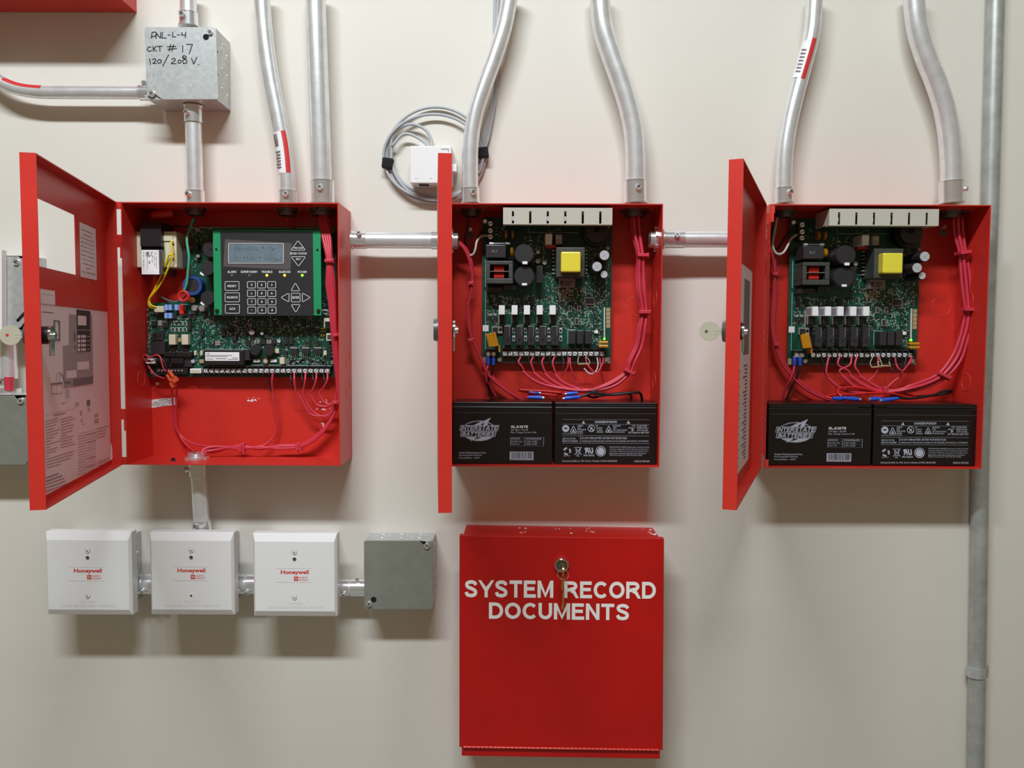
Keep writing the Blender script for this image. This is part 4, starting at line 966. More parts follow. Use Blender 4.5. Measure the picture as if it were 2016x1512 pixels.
# resettable fuses
m = M().prism([A(*X('f', *q), .036) for q in ((825, 680), (925, 660), (990, 868), (872, 880))], (0, .005, 0)); obj('resettable_fuse', m, 'polyfuse', pb, bevel=.0006)
m = M().prism([A(*X('f', *q), .040) for q in ((930, 660), (972, 645), (1022, 850), (985, 868))], (0, .022, 0)); obj('resettable_fuse', m, 'polyfuse', pb, bevel=.0006)
m = M().prism([A(*X('f', *q), .044) for q in ((1012, 850), (1040, 850), (1050, 955), (1020, 960))], (0, .02, 0)); obj('resettable_fuse', m, 'polyfuse', pb, bevel=.0006)
for y0_, y1_ in ((785, 828), (842, 886)): comp(pb, XR('g', 842, y0_, 995, y1_), .048, 'polyfuse', 'disc_capacitor', yb=.060, bevel=.0016)
comp(pb, XR('f', 822, 905, 992, 1022), .059, 'black_plastic', 'battery_terminal')
for x in (866, 944):
    p = A(*X('f', x, 985), .059); obj('terminal_screw', M().cyl(p, p+Vector((0, -.0022, 0)), .0036, .003, n=12), 'zinc_bright', pb)
# main terminal strip
comp(pb, (989.2, 686.7, 1190.8, 703.4), .064, 'black_plastic', 'terminal_strip')
comp(pb, (989.2, 684.2, 1190.8, 688), .058, 'relay_black', 'strip_rib')
for k in range(20):
    x = 994.4+10.58*(k-.5); comp(pb, (x-.7, 688, x+.7, 703), .058, 'relay_black', 'strip_divider', yb=.064)
for k in range(19):
    p = A(994.4+10.58*k, 696.4, .062); r = random.uniform(0, PI); o = obj('terminal_screw', M().box(p+Vector((-.0033, 0, -.0033)), p+Vector((.0033, .002, .0033))).cyl(p, p+Vector((0, -.0024, 0)), .0032, .0028, n=12), 'screw_bright', pb)
    mm = M(); mm.obox(p+Vector((0, -.0025, 0)), Vector((math.cos(r)*.0024, 0, math.sin(r)*.0024)), Vector((0, .0002, 0)), Vector((-math.sin(r)*.0004, 0, math.cos(r)*.0004))); obj('screw_slot', mm, 'hole_black', o)
# LED column and connector pads at the right edge
for k in range(22):
    x, y = X('g', 930, 280+k*21.5); comp(pb, (x-1.2, y-1, x+1.2, y+1), .068, 'label_white', 'status_lamp')
x, y = X('g', 930, 755); comp(pb, (x-1.8, y-1.8, x+1.8, y+1.8), .067, 'led_green', 'status_lamp', label='lit green status lamp')
for k in range(5): comp(pb, XR('g', 958, 280+k*62, 1018, 335+k*62), YB-.0002, 'tan', 'edge_pad')
comp(pb, XR('g', 780, 622, 832, 668), .062, 'label_white', 'lamp_housing')
comp(pb, XR('a', 1600, 560, 1602, 562), .0699, 'solder', 'test_point')
# small surface parts nobody could count, and white silkscreen lines
def smd(t, regions, avoid, y=YB, seed=3, m3=('solder', 'chip_black', 'silkscreen')):
    rnd = random.Random(seed); ms = {k: M() for k in m3}
    for (x0, y0, x1, y1), n in regions:
        for _ in range(n):
            x = rnd.uniform(x0, x1); yy = rnd.uniform(y0, y1)
            x = x0+round((x-x0)/1.5)*1.5; yy = y0+round((yy-y0)/1.5)*1.5
            if any(a-1 < x < c+1 and b-1 < yy < d+1 for a, b, c, d in avoid): continue
            w, h = rnd.choice([(1.1, .6), (.6, 1.1), (.8, .8), (2.2, .5), (.5, 2.4)]); k = rnd.choice(m3 if rnd.random() < .6 else m3[:1]*1+m3[2:])
            if k == 'chip_black': w, h = rnd.choice([(1.6, 2.2), (2.4, 1.5), (1.2, 1.2)])
            hgt = .0002 if k == 'silkscreen' else (.0006 if k == 'solder' else .0009)
            a = A(x-w, yy-h, y); b = A(x+w, yy+h, y); ms[k].box((a.x, y-hgt, a.z), (b.x, y, b.z))
    for k, mb in ms.items():
        if mb.v: obj({'solder': 'solder_pads', 'chip_black': 'surface_parts', 'silkscreen': 'silkscreen_marks'}[k], mb, k, t, kind='stuff')
f_ = lambda c, *r: XR(c, *r)
smd(pb, [(f_('a', 1380, 640, 1760, 1060), 130), (f_('a', 1700, 1100, 2010, 1500), 60), (f_('b', 640, 800, 1010, 1500), 130), (f_('b', 20, 1440, 640, 1500), 60), (f_('f', 850, 90, 2010, 240), 190),
         (f_('f', 1110, 245, 2010, 380), 130), (f_('f', 830, 240, 1015, 545), 45), (f_('g', 200, 0, 1010, 240), 210), (f_('g', 210, 240, 880, 620), 300), (f_('g', 730, 600, 930, 900), 60), (f_('f', 1090, 860, 2010, 900), 40), (f_('a', 960, 540, 1130, 700), 14)],
    [f_('g', 630, 118, 780, 232), f_('g', 385, 245, 432, 345), f_('g', 515, 248, 570, 330), f_('g', 478, 430, 540, 538), f_('b', 195, 828, 630, 1280), f_('g', 388, 600, 732, 830)])
# pin header with tan rows, outline lines
m = M()
for r in range(6):
    for c_ in range(11): x, y = X('g', 235+c_*17, 10+r*26); a = A(x-.7, y-.8, YB); b = A(x+.7, y+.8, YB); m.box((a.x, YB-.0008, a.z), (b.x, YB, b.z))
obj('pin_grid', m, 'tan', pb, kind='stuff')
m = M()
for pts in ([('f', 820, 20), ('f', 820, 905), ('f', 1000, 905)], [('a', 820, 1015), ('a', 820, 1430)], [('f', 1085, 903), ('g', 935, 903)], [('f', 1020, 240), ('f', 1020, 540), ('f', 1960, 525)], [('a', 1480, 530), ('a', 1480, 600), ('a', 1960, 610)],
            [('g', 370, 610), ('g', 370, 830)], [('g', 370, 612), ('g', 500, 612)], [('b', 80, 540), ('b', 80, 610), ('b', 240, 540), ('b', 260, 605), ('b', 550, 605)]):
    m.ribbon([A(*X(*q), YB) for q in pts], .0007, discs=False)
obj('outline_marks', m, 'silkscreen', pb, kind='stuff')
pb3 = copy_tree(pb, loc=CENT2+Vector((OFF, 0, 0)), label='green power supply board with slotted beige bracket in the right cabinet')

# ================================================================ batteries
YBAT = .013
def battery_body(label, x0, x1, z0, z1, kind):
    t = thing('battery', label, 'battery', ((x0+x1)/2, .045, z0), 'black sealed batteries')
    obj('case', M().box((x0, YBAT, z0), (x1, .078, z1-.006)), 'battery_black', t, bevel=.0012)
    obj('lid', M().box((x0+.0003, YBAT+.0004, z1-.0055), (x1-.0003, .0777, z1)), 'battery_black', t, bevel=.0010)
    return t
def front(m, r, y=YBAT): rpx(m, r, y-.0002, y+.0001)
bl_, br_ = A(1087.3, 912.5, YBAT), A(1091.3, 917, YBAT); Wb = .1462
zb_f = ZB+TH+.0006; ztop = A(990, 791.8, YBAT).z
yP = YBAT-.0002
def line(m, c, x0, x1, y, w=3): rpx(m, XR(c, x0, y-w, x1, y+w), yP, yP+.0004)
bA = battery_body('left black battery with brand logo and barcode in the middle cabinet', bl_.x-Wb+.0035, bl_.x, zb_f, ztop, 'A')
m = M(); line(m, 'h', 340, 1640, 452, 4); line(m, 'h', 340, 1820, 562, 2.5); obj('moulded_highlight', m, 'print_grey', bA)  # grey strips paint the highlights along the moulded lid edges
m = M()
h = lambda x, y: A(*X('h', x, y), yP)
cx, cy, rx, ry = 722, 842, 262, 152
el = lambda a, k=1: h(cx+rx*k*math.cos(math.radians(a)), cy-ry*k*math.sin(math.radians(a)))
m.ribbon([el(a) for a in range(22, 160, 6)], .0016, th=.0001); low = [el(a) for a in range(215, 326, 5)]; m.prism(low, (0, -.0001, 0))
m.prism([h(905, 635), h(865, 700), h(850, 757), h(790, 757), h(800, 705), h(740, 757), h(630, 757), h(720, 712), h(800, 685)], (0, -.00015, 0)); m.prism([h(583, 998), h(640, 930), h(700, 930), h(640, 975)], (0, -.0002, 0))
m.prism([h(420, 840), h(1010, 840), h(1032, 752), h(440, 752)], (0, -.0003, 0)); m.prism([h(432, 930), h(968, 930), h(990, 846), h(445, 846)], (0, -.0003, 0))
obj('logo', m, 'print_silver', bA)
m = M(); m.prism([h(430, 833), h(1002, 833), h(1020, 760), h(448, 760)], (0, -.0004, 0)); m.prism([h(442, 924), h(960, 924), h(978, 852), h(455, 852)], (0, -.0004, 0)); m.prism([h(650, 975), h(760, 935), h(690, 935)], (0, -.0004, 0)); obj('logo_panel', m, 'battery_black', bA)
m = M(); block(m, 'INTERSTATE', h(442, 829)+Vector((0, -.0005, 0)), h(995, 829)+Vector((0, -.0005, 0)), h(442, 764)+Vector((0, -.0005, 0)), .22, .10, .25)
block(m, 'BATTERIES', h(455, 919)+Vector((0, -.0005, 0)), h(950, 919)+Vector((0, -.0005, 0)), h(455, 857)+Vector((0, -.0005, 0)), .22, .10, .25); obj('brand_lettering', m, 'print_silver', bA)
m = M(); blockpx(m, 'SLA1075', XR('h', 1208, 757, 1468, 797), yP, .2); obj('model_lettering', m, 'print_white', bA)
m = M(); textpx(m, '12V 8Ah / 20 HR', XR('h', 1208, 812, 1472, 838), yP); textpx(m, 'Max. Charge Current 2.4A', XR('h', 1205, 850, 1598, 882), yP)
textpx(m, 'APPLICATION', XR('h', 1212, 945, 1348, 968), yP, .01); textpx(m, 'VOLTAGE REGULATION', XR('h', 1435, 945, 1672, 970), yP, .01); textpx(m, 'Standby Use', XR('h', 1212, 990, 1378, 1015), yP); textpx(m, '13.5V~13.8V', XR('h', 1435, 990, 1612, 1015), yP)
textpx(m, 'Cycle Use', XR('h', 1212, 1030, 1340, 1055), yP); textpx(m, '14.4V~15.0V', XR('h', 1435, 1030, 1612, 1055), yP)
for x0, x1, y in ((1200, 1712, 937), (1200, 1712, 982), (1200, 1712, 1021), (1200, 1712, 1069)): line(m, 'h', x0, x1, y, 1.6)
for x in (1202, 1416, 1710): rpx(m, XR('h', x-1.6, 937, x+1.6, 1069), yP, yP+.0004)
for k, s_ in enumerate(('Sealed Maintenance-Free', 'Rechargeable Battery', 'Nonspillable - AGM')): textpx(m, s_, XR('h', 416, 1158+k*41, (828, 768, 728)[k], 1186+k*41), yP, .015)
obj('printed_text', m, 'print_silver', bA)
m = M(); front(m, XR('h', 1190, 1157, 1552, 1286)); obj('barcode_label', m, 'print_silver', bA)
m = M(); x = 1212
while x < 1535:
    w = random.choice((3, 5, 8)); rpx(m, XR('h', x, 1166, min(x+w, 1538), 1258), YBAT-.0004, YBAT-.0002); x += w+random.choice((4, 6, 9))
for k in range(11): rpx(m, XR('h', 1205+k*31, 1264, 1218+k*31, 1276), YBAT-.0004, YBAT-.0002)
obj('barcode_bars', m, 'print_black', bA, kind='stuff')
bB = battery_body('right black battery with danger notices in the middle cabinet', br_.x, br_.x+Wb, zb_f, ztop, 'B')
m = M(); line(m, 'i', 365, 1712, 455, 4); line(m, 'i', 185, 1720, 576, 2.5); obj('moulded_highlight', m, 'print_grey', bB)  # painted highlights of the lid edges, as on the other battery
m = M(); line(m, 'i', 282, 1617, 668, 4)
for y in (740, 915, 1030): line(m, 'i', 285, 1617, y, 2)
rpx(m, XR('i', 561, 915, 565, 1030), yP, yP+.0004)
def ip(x, y): return A(*X('i', x, y), yP)
def tri(x, y, w, hh, fill=True):
    P = [ip(x-w, y+hh), ip(x+w, y+hh), ip(x, y-hh)]
    if fill: m.prism(P, (0, -.0001, 0))
    else: m.ribbon(P+[P[0]], .0009)
tri(611, 706, 25, 23); tri(1297, 706, 28, 23); tri(457, 812, 50, 48, False); tri(997, 812, 50, 48, False); tri(457, 828, 20, 20); tri(997, 828, 20, 20)
p = ip(339, 804); m.cyl(p, p+Vector((0, -.0001, 0)), 55/7.754*S(YBAT), n=28); p = ip(731, 804); m.torus(p, (0, 1, 0), 50/7.754*S(YBAT), .0005); m.ribbon([ip(695, 768), ip(768, 840)], .0008); m.ribbon([ip(712, 838), ip(735, 780), ip(752, 838)], .0012)
for s_, r in (('SHIELD', (520, 750, 605, 772)), ('EYES.', (520, 780, 572, 802)), ('EXPLOSIVE', (520, 810, 650, 832)), ('GASES', (520, 842, 600, 864))): textpx(m, s_, XR('i', *r), yP, .01)
m.ribbon([ip(1350, 770), ip(1375, 750), ip(1400, 765), ip(1390, 790), ip(1360, 785)], .0006); m.ribbon([ip(1300, 800), ip(1325, 785), ip(1350, 810), ip(1350, 840)], .0010); m.ribbon([ip(1355, 800), ip(1375, 815), ip(1360, 842)], .0010)
for s_, r, bo in (('NO', (798, 752, 830, 775), .01), ('SPARKS', (812, 786, 897, 806), .01), ('FLAMES', (812, 818, 897, 838), .01), ('SMOKING', (812, 848, 915, 868), .01), ('SULFURIC', (1058, 752, 1178, 775), .01), ('ACID', (1058, 784, 1115, 806), .01),
                  ('CAN CAUSE BLINDNESS', (1058, 816, 1278, 838), 0), ('OR SEVERE BURNS', (1058, 848, 1240, 868), 0), ('FLUSH EYES', (1426, 752, 1580, 775), .01), ('IMMEDIATELY', (1426, 786, 1605, 806), .01), ('WITH WATER.', (1426, 820, 1598, 842), .01),
                  ('GET MEDICAL HELP FAST', (1296, 853, 1615, 880), .01), ('CAN CAUSE BLINDNESS OR INJURY', (287, 874, 607, 895), .0), ('KEEP OUT OF THE', (290, 946, 487, 970), .01), ('REACH OF CHILDREN.', (290, 982, 528, 1008), .01),
                  ('DO NOT OPEN BATTERY. BATTERY MUST BE RECYCLED.', (583, 936, 1278, 966), .01), ('WARNING: RISK OF FIRE, EXPLOSION, OR BURNS. DO NOT DISASSEMBLE, HEAT ABOVE 60 C, OR INCINERATE.', (583, 985, 1606, 1012), 0),
                  ('PROPOSITION 65 WARNING: Battery posts, terminals, and related', (1008, 1078, 1612, 1102), 0), ('accessories contain lead and lead compounds, chemicals known', (1008, 1109, 1604, 1132), 0), ('to the State of California to cause cancer and reproductive harm.', (1008, 1140, 1608, 1164), 0),
                  ('Batteries also contain other chemicals known to the State of', (1008, 1171, 1566, 1194), 0), ('California to cause cancer. Wash hands after handling.', (1008, 1202, 1510, 1226), 0), ('MH18830', (612, 1198, 775, 1228), .005),
                  ('Distributed by RIAD, Inc., 4301 121st St., Urbandale, IA 50323, 866.842.5368', (287, 1286, 1120, 1320), .005), ('MADE IN VIETNAM', (1388, 1290, 1620, 1318), .005), ('RECYCLE', (305, 1212, 405, 1228), 0), ('Pb', (505, 1208, 548, 1232), .01)):
    textpx(m, s_, XR('i', *r), yP, bo)
p = ip(874, 1153); R_ = 80/7.754*S(YBAT); m.torus(p, (0, 1, 0), R_*.92, .0006, n=36); m.cyl(p, p+Vector((0, -.0001, 0)), R_*.72, n=30)
for k in range(3):
    a = math.radians(90+120*k); b = math.radians(90+120*k+75); c0 = (360, 1150); R2 = 48
    P = [ip(c0[0]+R2*math.cos(a+j*(b-a)/4), c0[1]-R2*math.sin(a+j*(b-a)/4)) for j in range(5)]; m.ribbon(P, .0026, discs=False)
m.ribbon([ip(475, 1090), ip(580, 1205)], .0009); m.ribbon([ip(580, 1090), ip(475, 1205)], .0009); m.ribbon([ip(490, 1095), ip(505, 1190), ip(550, 1190), ip(565, 1095), ip(490, 1095)], .0008)
obj('printed_text', m, 'print_silver', bB)
m = M(); blockpx(m, 'DANGER/POISON', XR('i', 787, 686, 1118, 720), yP, .2, .12); obj('warning_heading', m, 'print_silver', bB)
m = M(); block(m, 'R', ip(700, 1186), ip(640, 1186), ip(678, 1096), .26); block(m, 'U', ip(706, 1186), ip(766, 1186), ip(690, 1096), .26); obj('approval_mark', m, 'print_silver', bB)
m = M(); p = ip(339, 800)+Vector((0, -.0002, 0)); m.box(p+Vector((-.0022, 0, -.001)), p+Vector((.0022, .0002, .001))); m.box(p+Vector((-.0026, 0, .0004)), p+Vector((.0026, .0002, .0009))); obj('goggles_mark', m, 'print_black', bB)
b3A = copy_tree(bA, loc=Vector(bA.location)+Vector((OFF-.0022, 0, 0)), label='left black battery with brand logo and barcode in the right cabinet'); b3A.scale.x = 1.029
b3B = copy_tree(bB, loc=Vector(bB.location)+Vector((OFF, 0, 0)), label='right black battery with danger notices in the right cabinet')

# ================================================================ left cabinet contents
Y1 = .068
fb = thing('circuit_board', 'main green circuit board behind the keypad panel in the left cabinet', 'circuit board', A(475, 740, Y1))
pts = [(375, 446.5), (662, 446.5), (662, 742), (291, 742), (291, 597), (375, 592)]
obj('board', M().prism([A(x, y, Y1) for x, y in pts], (0, .0016, 0)), 'pcb_green', fb)
obj('board_rim', M().box((A(375, 446.3, Y1).x, Y1-.0004, A(0, 447.4, Y1).z), (A(662, 0, Y1).x, Y1, A(0, 446.3, Y1).z)), 'silkscreen', fb)
for px, py in (X('L', 185, 1395), X('R', 1635, 1115), (390, 452), (655, 455)):
    p = A(px, py, Y1); obj('standoff_screw', M().cyl(p, p+Vector((0, -.002, 0)), .0036, .003, n=14), 'zinc_bright', fb); obj('standoff', M().cyl(p+Vector((0, .0016, 0)), p+Vector((0, .0135, 0)), .0028, n=10), 'steel_dark', fb)
def c1(r, yt, m, name, bevel=0, yb=Y1, label=None): return comp(fb, r, yt, m, name, yb, bevel, label=label)
def can1(c, r, yt, name='capacitor', m='cap_sleeve', top=None, inset=.86): return can(fb, c, r, yt, name, m, top, yb=Y1, inset=inset)
# buzzer, big capacitors, toroid
o, p, rr = can1(X('A', 1470, 800), 17.2, .052, 'buzzer', 'black_plastic', 'relay_black'); obj('buzzer_hole', M().cyl(p-Vector((0, .0005, 0)), p-Vector((0, .0007, 0)), .0022, n=14), 'hole_black', o)
for c_, r in ((X('A', 1415, 1100), 14.6), (X('p', 1634, 1228), 14.3)):
    o, p, rr = can1(c_, r, .040, 'large_capacitor', 'relay_black', 'chip_black', inset=.93); q = p+Vector((-rr*.68, .0003, -rr*.72)); mm = M(); mm.obox(q, Vector((.0026, 0, -.0016)), Vector((0, .0006, 0)), Vector((.0010, 0, .0016))); obj('end_mark', mm, 'label_white', o)
    obj('sleeve_mark', M().torus(p+Vector((0, .003, 0)), (0, 1, 0), rr*1.0, .0006, a0=math.radians(100), a1=math.radians(150), n=8), 'label_white', o)
p = A(*X('A', 1190, 1370), .056); obj('toroid', M().ringwall((p.x, Y1, p.z), (p.x, .054, p.z), 19*S(.054), 13.5*S(.054)), 'blue_toroid', fb, bevel=.0015)
obj('toroid_core', M().cyl((p.x, Y1, p.z), (p.x, .055, p.z), 13.4*S(.054), n=24), 'relay_black', fb)
for r in ((1165, 690, 1270, 790), (1235, 885, 1300, 935), (1030, 795, 1110, 1080)): c1(XR('A', *r), .060, 'chip_black', 'chip')
c1(XR('A', 1040, 905, 1100, 1010), .0605, 'steel_dark', 'regulator_tab')
c1(XR('A', 1245, 888, 1292, 930), .0595, 'grey_part', 'chip_face')
for q in ((1175, 465, 1235, 472), (1175, 560, 1235, 567), (1175, 465, 1182, 567), (1228, 465, 1235, 567)): obj('corner_mark', flat(XR('A', *q), Y1-.0001), 'silkscreen', fb)
# blue blocks, connector, red and cream relays (crop L)
for x0, y0_, x1, y1_ in ((402, 180, 462, 282), (470, 180, 530, 282), (580, 180, 640, 282), (648, 180, 672, 282), (395, 330, 458, 430), (468, 330, 532, 430)): c1(XR('L', x0, y0_, x1, y1_), .060, 'blue_block', 'blue_capacitor', bevel=.0004)
c1(XR('L', 668, 188, 742, 345), .058, 'coil_red', 'red_fuse_holder'); c1(XR('L', 750, 190, 800, 345), .063, 'relay_black', 'fuse_cover')
m = M(); m.ribbon([A(*X('L', *q), Y1) for q in ((690, 175), (808, 175), (808, 372), (720, 372))], .0007, discs=False); m.ribbon([A(*X('L', *q), Y1) for q in ((620, 340), (620, 438), (980, 438))], .0007, discs=False)
m.ribbon([A(*X('L', *q), Y1) for q in ((1100, 985), (1900, 985))], .0006, discs=False); m.ribbon([A(*X('L', *q), Y1) for q in ((425, 850), (425, 1020), (890, 1020), (890, 1200))], .0007, discs=False)
m.ribbon([A(*X('R', *q), Y1) for q in ((178, 1000), (178, 1163), (1620, 1175), (1620, 1370))], .0006, discs=False); obj('outline_marks', m, 'silkscreen', fb, kind='stuff')
c1(XR('L', 215, 205, 385, 318), .056, 'cream_plastic', 'power_plug', bevel=.0008)
for x in (475, 703):
    o = c1(XR('L', x, 718, x+125, 905), .058, 'cream_plastic', 'cream_relay', bevel=.0008)
    for k in range(4): c1(XR('L', x+132, 735+k*42, x+155, 750+k*42), .0674, 'solder', 'relay_pin')
c1(XR('L', 650, 780, 700, 850), .060, 'tan', 'tan_capacitor')
for yy in (480, 590):
    for k in range(4):
        x = 522+k*73; o = c1(XR('L', x, yy, x+60, yy+75), .0672, 'silkscreen', 'diode'); obj('diode_body', flat(XR('L', x+12, yy+8, x+50, yy+66), .0672, .0006), 'chip_black', o)
for r in ((165, 700, 230, 830), (250, 680, 395, 800), (170, 470, 245, 560), (380, 495, 465, 590), (825, 470, 880, 640), (560, 340, 620, 430), (820, 345, 890, 430), (905, 345, 970, 430), (430, 930, 480, 990), (490, 925, 605, 1000), (630, 930, 690, 1000), (700, 930, 830, 1000),
          (1045, 615, 1108, 760), (1430, 610, 1500, 740), (1570, 575, 1640, 680), (1610, 750, 1695, 835)):
    o = c1(XR('L', *r), .0645, 'chip_black', 'chip')
for r in ((250, 800, 395, 812), (165, 462, 245, 472), (385, 480, 465, 495), (825, 330, 880, 345), (905, 330, 970, 345)): c1(XR('L', *r), .066, 'solder', 'regulator_tab')
c1(XR('L', 285, 465, 355, 560), .0655, 'grey_part', 'small_part')
c1(XR('L', 150, 850, 415, 1075), .056, 'relay_black', 'relay_bank')
for k in range(7): obj('bank_groove', flat(XR('L', 178+k*34, 870, 182+k*34, 1060), .0559), 'hole_black', fb)
for r in ((385, 1040, 600, 1120), (610, 1040, 885, 1120), (240, 1150, 480, 1240), (500, 1155, 740, 1245)): c1(XR('L', *r), .057, 'black_plastic', 'relay', bevel=.0006)
c1(XR('L', 370, 1030, 890, 1300), .062, 'relay_black', 'relay_base')
c1(XR('L', 240, 1320, 820, 1440), .060, 'black_plastic', 'terminal_strip')
for k in range(8):
    p = A(*X('L', 302+k*60, 1370), .0598); obj('terminal_screw', M().cyl(p, p-Vector((0, .0012, 0)), .0014, n=10), 'zinc_bright', fb)
c1(XR('L', 860, 1335, 1062, 1420), .058, 'white_plastic', 'white_connector', bevel=.0006); c1(XR('L', 880, 1355, 1040, 1395), .0576, 'cream_plastic', 'connector_face')
o = c1(XR('L', 1110, 1000, 1832, 1272), .048, 'black_plastic', 'dialer_module', bevel=.0008)
c1(XR('L', 1136, 1037, 1752, 1195), .0474, 'label_white', 'module_label', yb=.048)
m = M(); textpx(m, 'LTE', XR('L', 1155, 1050, 1215, 1080), .0472, .01)
for r in ((1155, 1090, 1620, 1100), (1155, 1112, 1540, 1122), (1155, 1156, 1290, 1166), (1322, 1150, 1520, 1162), (1625, 1138, 1725, 1148), (1540, 1162, 1730, 1172)): rpx(m, XR('L', *r), .0471, .0473)
obj('printed_text', m, 'print_grey', fb)
c1(XR('L', 1842, 1000, 1935, 1180), .052, 'relay_black', 'relay')
for r in ((932, 1010, 972, 1095), (1045, 1010, 1085, 1095)): c1(XR('L', *r), .062, 'cream_plastic', 'small_part', bevel=.0005)
p = A(*X('L', 910, 1205), .062); can1(X('L', 910, 1205), 4, .062, 'jumper_post', 'zinc_bright', 'cap_top')
c1(XR('L', 1030, 1170, 1110, 1235), .064, 'tan', 'small_part'); c1(XR('L', 1315, 835, 1408, 872), .066, 'grey_part', 'small_part'); c1(XR('L', 1315, 878, 1408, 915), .066, 'grey_part', 'small_part')
for x, y, r in ((935, 240, 6), (1075, 250, 6)): can1(X('L', x, y), r, .058, 'small_capacitor', 'grey_part')
can1(X('L', 898, 100), 6, .056, 'small_capacitor', 'steel_dark', 'brass')
for x, y, r in ((350, 920, 10.6), (580, 920, 10.8)): can1(X('R', x, y), r, .056, 'inductor', 'relay_black', 'chip_black')
can1(X('R', 300, 620), 6.4, .060, 'small_capacitor', 'cap_sleeve', 'grey_part'); can1(X('R', 468, 640), 3.8, .062, 'small_capacitor', 'cap_sleeve', 'cap_top'); can1(X('R', 750, 770), 4.1, .062, 'small_capacitor', 'cap_sleeve', 'cap_top')
c1(XR('R', 685, 892, 745, 970), .062, 'cream_plastic', 'small_part', bevel=.0005)
can1(X('R', 525, 1100), 6.2, .064, 'test_terminal', 'brass', 'cap_top', .6)
for r in ((325, 1072, 430, 1118), (605, 1072, 710, 1118)): c1(XR('R', *r), .065, 'label_white', 'chip_fuse')
c1(XR('R', 758, 1040, 838, 1150), .058, 'cream_plastic', 'pin_socket', bevel=.0005)
for x0 in (935, 1130, 1330):
    c1(XR('R', x0, 868, x0+122, 895), .0670, 'solder', 'regulator_tab'); c1(XR('R', x0, 890, x0+118, 978), .063, 'chip_black', 'voltage_regulator')
    for k in range(3): c1(XR('R', x0+20+k*32, 980, x0+32+k*32, 1035), .067, 'solder', 'regulator_leg')
for r in ((755, 365, 865, 470), (835, 705, 895, 820), (910, 705, 985, 820), (500, 640, 600, 705), (440, 740, 530, 820), (630, 740, 700, 820), (1185, 770, 1270, 830), (1325, 770, 1405, 830), (1125, 450, 1180, 505), (640, 460, 700, 550), (820, 935, 885, 1000), (200, 760, 275, 825)):
    c1(XR('R', *r), .0645, 'chip_black', 'chip')
for r in ((530, 708, 605, 722), (210, 825, 275, 838), (1190, 830, 1262, 845), (1330, 830, 1402, 845), (825, 1000, 885, 1012)): c1(XR('R', *r), .067, 'solder', 'regulator_tab')
for x0 in (340, 385, 545, 590): c1(XR('R', x0, 745, x0+32, 810), .066, 'grey_part', 'small_part')
for yy in (580,): 
    for k in range(4): c1(XR('R', 1205+k*60, yy-25, 1245+k*60, yy+25), .066, 'chip_black', 'chip')
for r in ((1440, 555, 1475, 570), (1485, 555, 1520, 570), (1440, 598, 1475, 612), (1485, 598, 1520, 612), (1440, 655, 1465, 692), (1482, 655, 1508, 692)): c1(XR('R', *r), .066, 'gold', 'gold_contact')
o = c1(XR('R', 1490, 388, 1665, 548), .050, 'cream_plastic', 'network_port', bevel=.0006); c1(XR('R', 1510, 445, 1650, 545), .0497, 'hole_black', 'port_opening', yb=.0505)
o = c1(XR('R', 1530, 640, 1662, 765), .052, 'cream_plastic', 'data_port', bevel=.0006); c1(XR('R', 1548, 665, 1645, 742), .0517, 'print_dark', 'port_opening', yb=.0525)
for k in range(4):
    c1(XR('R', 1565, 825+k*58, 1650, 868+k*58), .058, 'chip_black', 'phone_terminal'); p = A(*X('R', 1640, 845+k*58), .0578); obj('terminal_pin', M().cyl(p, p-Vector((0, .001, 0)), .0011, n=8), 'zinc_bright', fb)
c1(XR('R', 1485, 925, 1535, 1000), .062, 'cream_plastic', 'small_part')
# main terminal strip: 23 screws
c1((399.5, 721.5, 652, 738), .061, 'black_plastic', 'terminal_strip'); c1((399.5, 719.5, 652, 723), .055, 'relay_black', 'strip_rib')
for k in range(24): x = 405.5+10.84*(k-.5); comp(fb, (x-.7, 722, x+.7, 737.5), .055, 'relay_black', 'strip_divider', yb=.061)
for k in range(23):
    p = A(405.5+10.84*k, 730.0, .0585); r = random.uniform(0, PI); o = obj('terminal_screw', M().box(p+Vector((-.0033, 0, -.0033)), p+Vector((.0033, .0025, .0033))).cyl(p, p+Vector((0, -.0024, 0)), .0033, .0028, n=12), 'screw_bright', fb)
    mm = M(); mm.obox(p+Vector((0, -.0025, 0)), Vector((math.cos(r)*.0025, 0, math.sin(r)*.0025)), Vector((0, .0002, 0)), Vector((-math.sin(r)*.0004, 0, math.cos(r)*.0004))); obj('screw_slot', mm, 'hole_black', o)
smd(fb, [(f_('L', 120, 330, 860, 860), 110), (f_('L', 900, 450, 2000, 985), 260), (f_('L', 900, 985, 1110, 1300), 24), (f_('R', 0, 360, 1480, 880), 420), (f_('R', 740, 860, 1560, 1060), 90), (f_('R', 860, 1060, 1560, 1150), 150), (f_('R', 1470, 0, 1620, 360), 40),
         (f_('L', 950, 350, 1300, 480), 30), (f_('A', 1160, 450, 1500, 1200), 60), (f_('L', 100, 200, 160, 1050), 24)],
    [f_('R', 755, 365, 865, 470), f_('R', 835, 705, 985, 820)], y=Y1, seed=9)

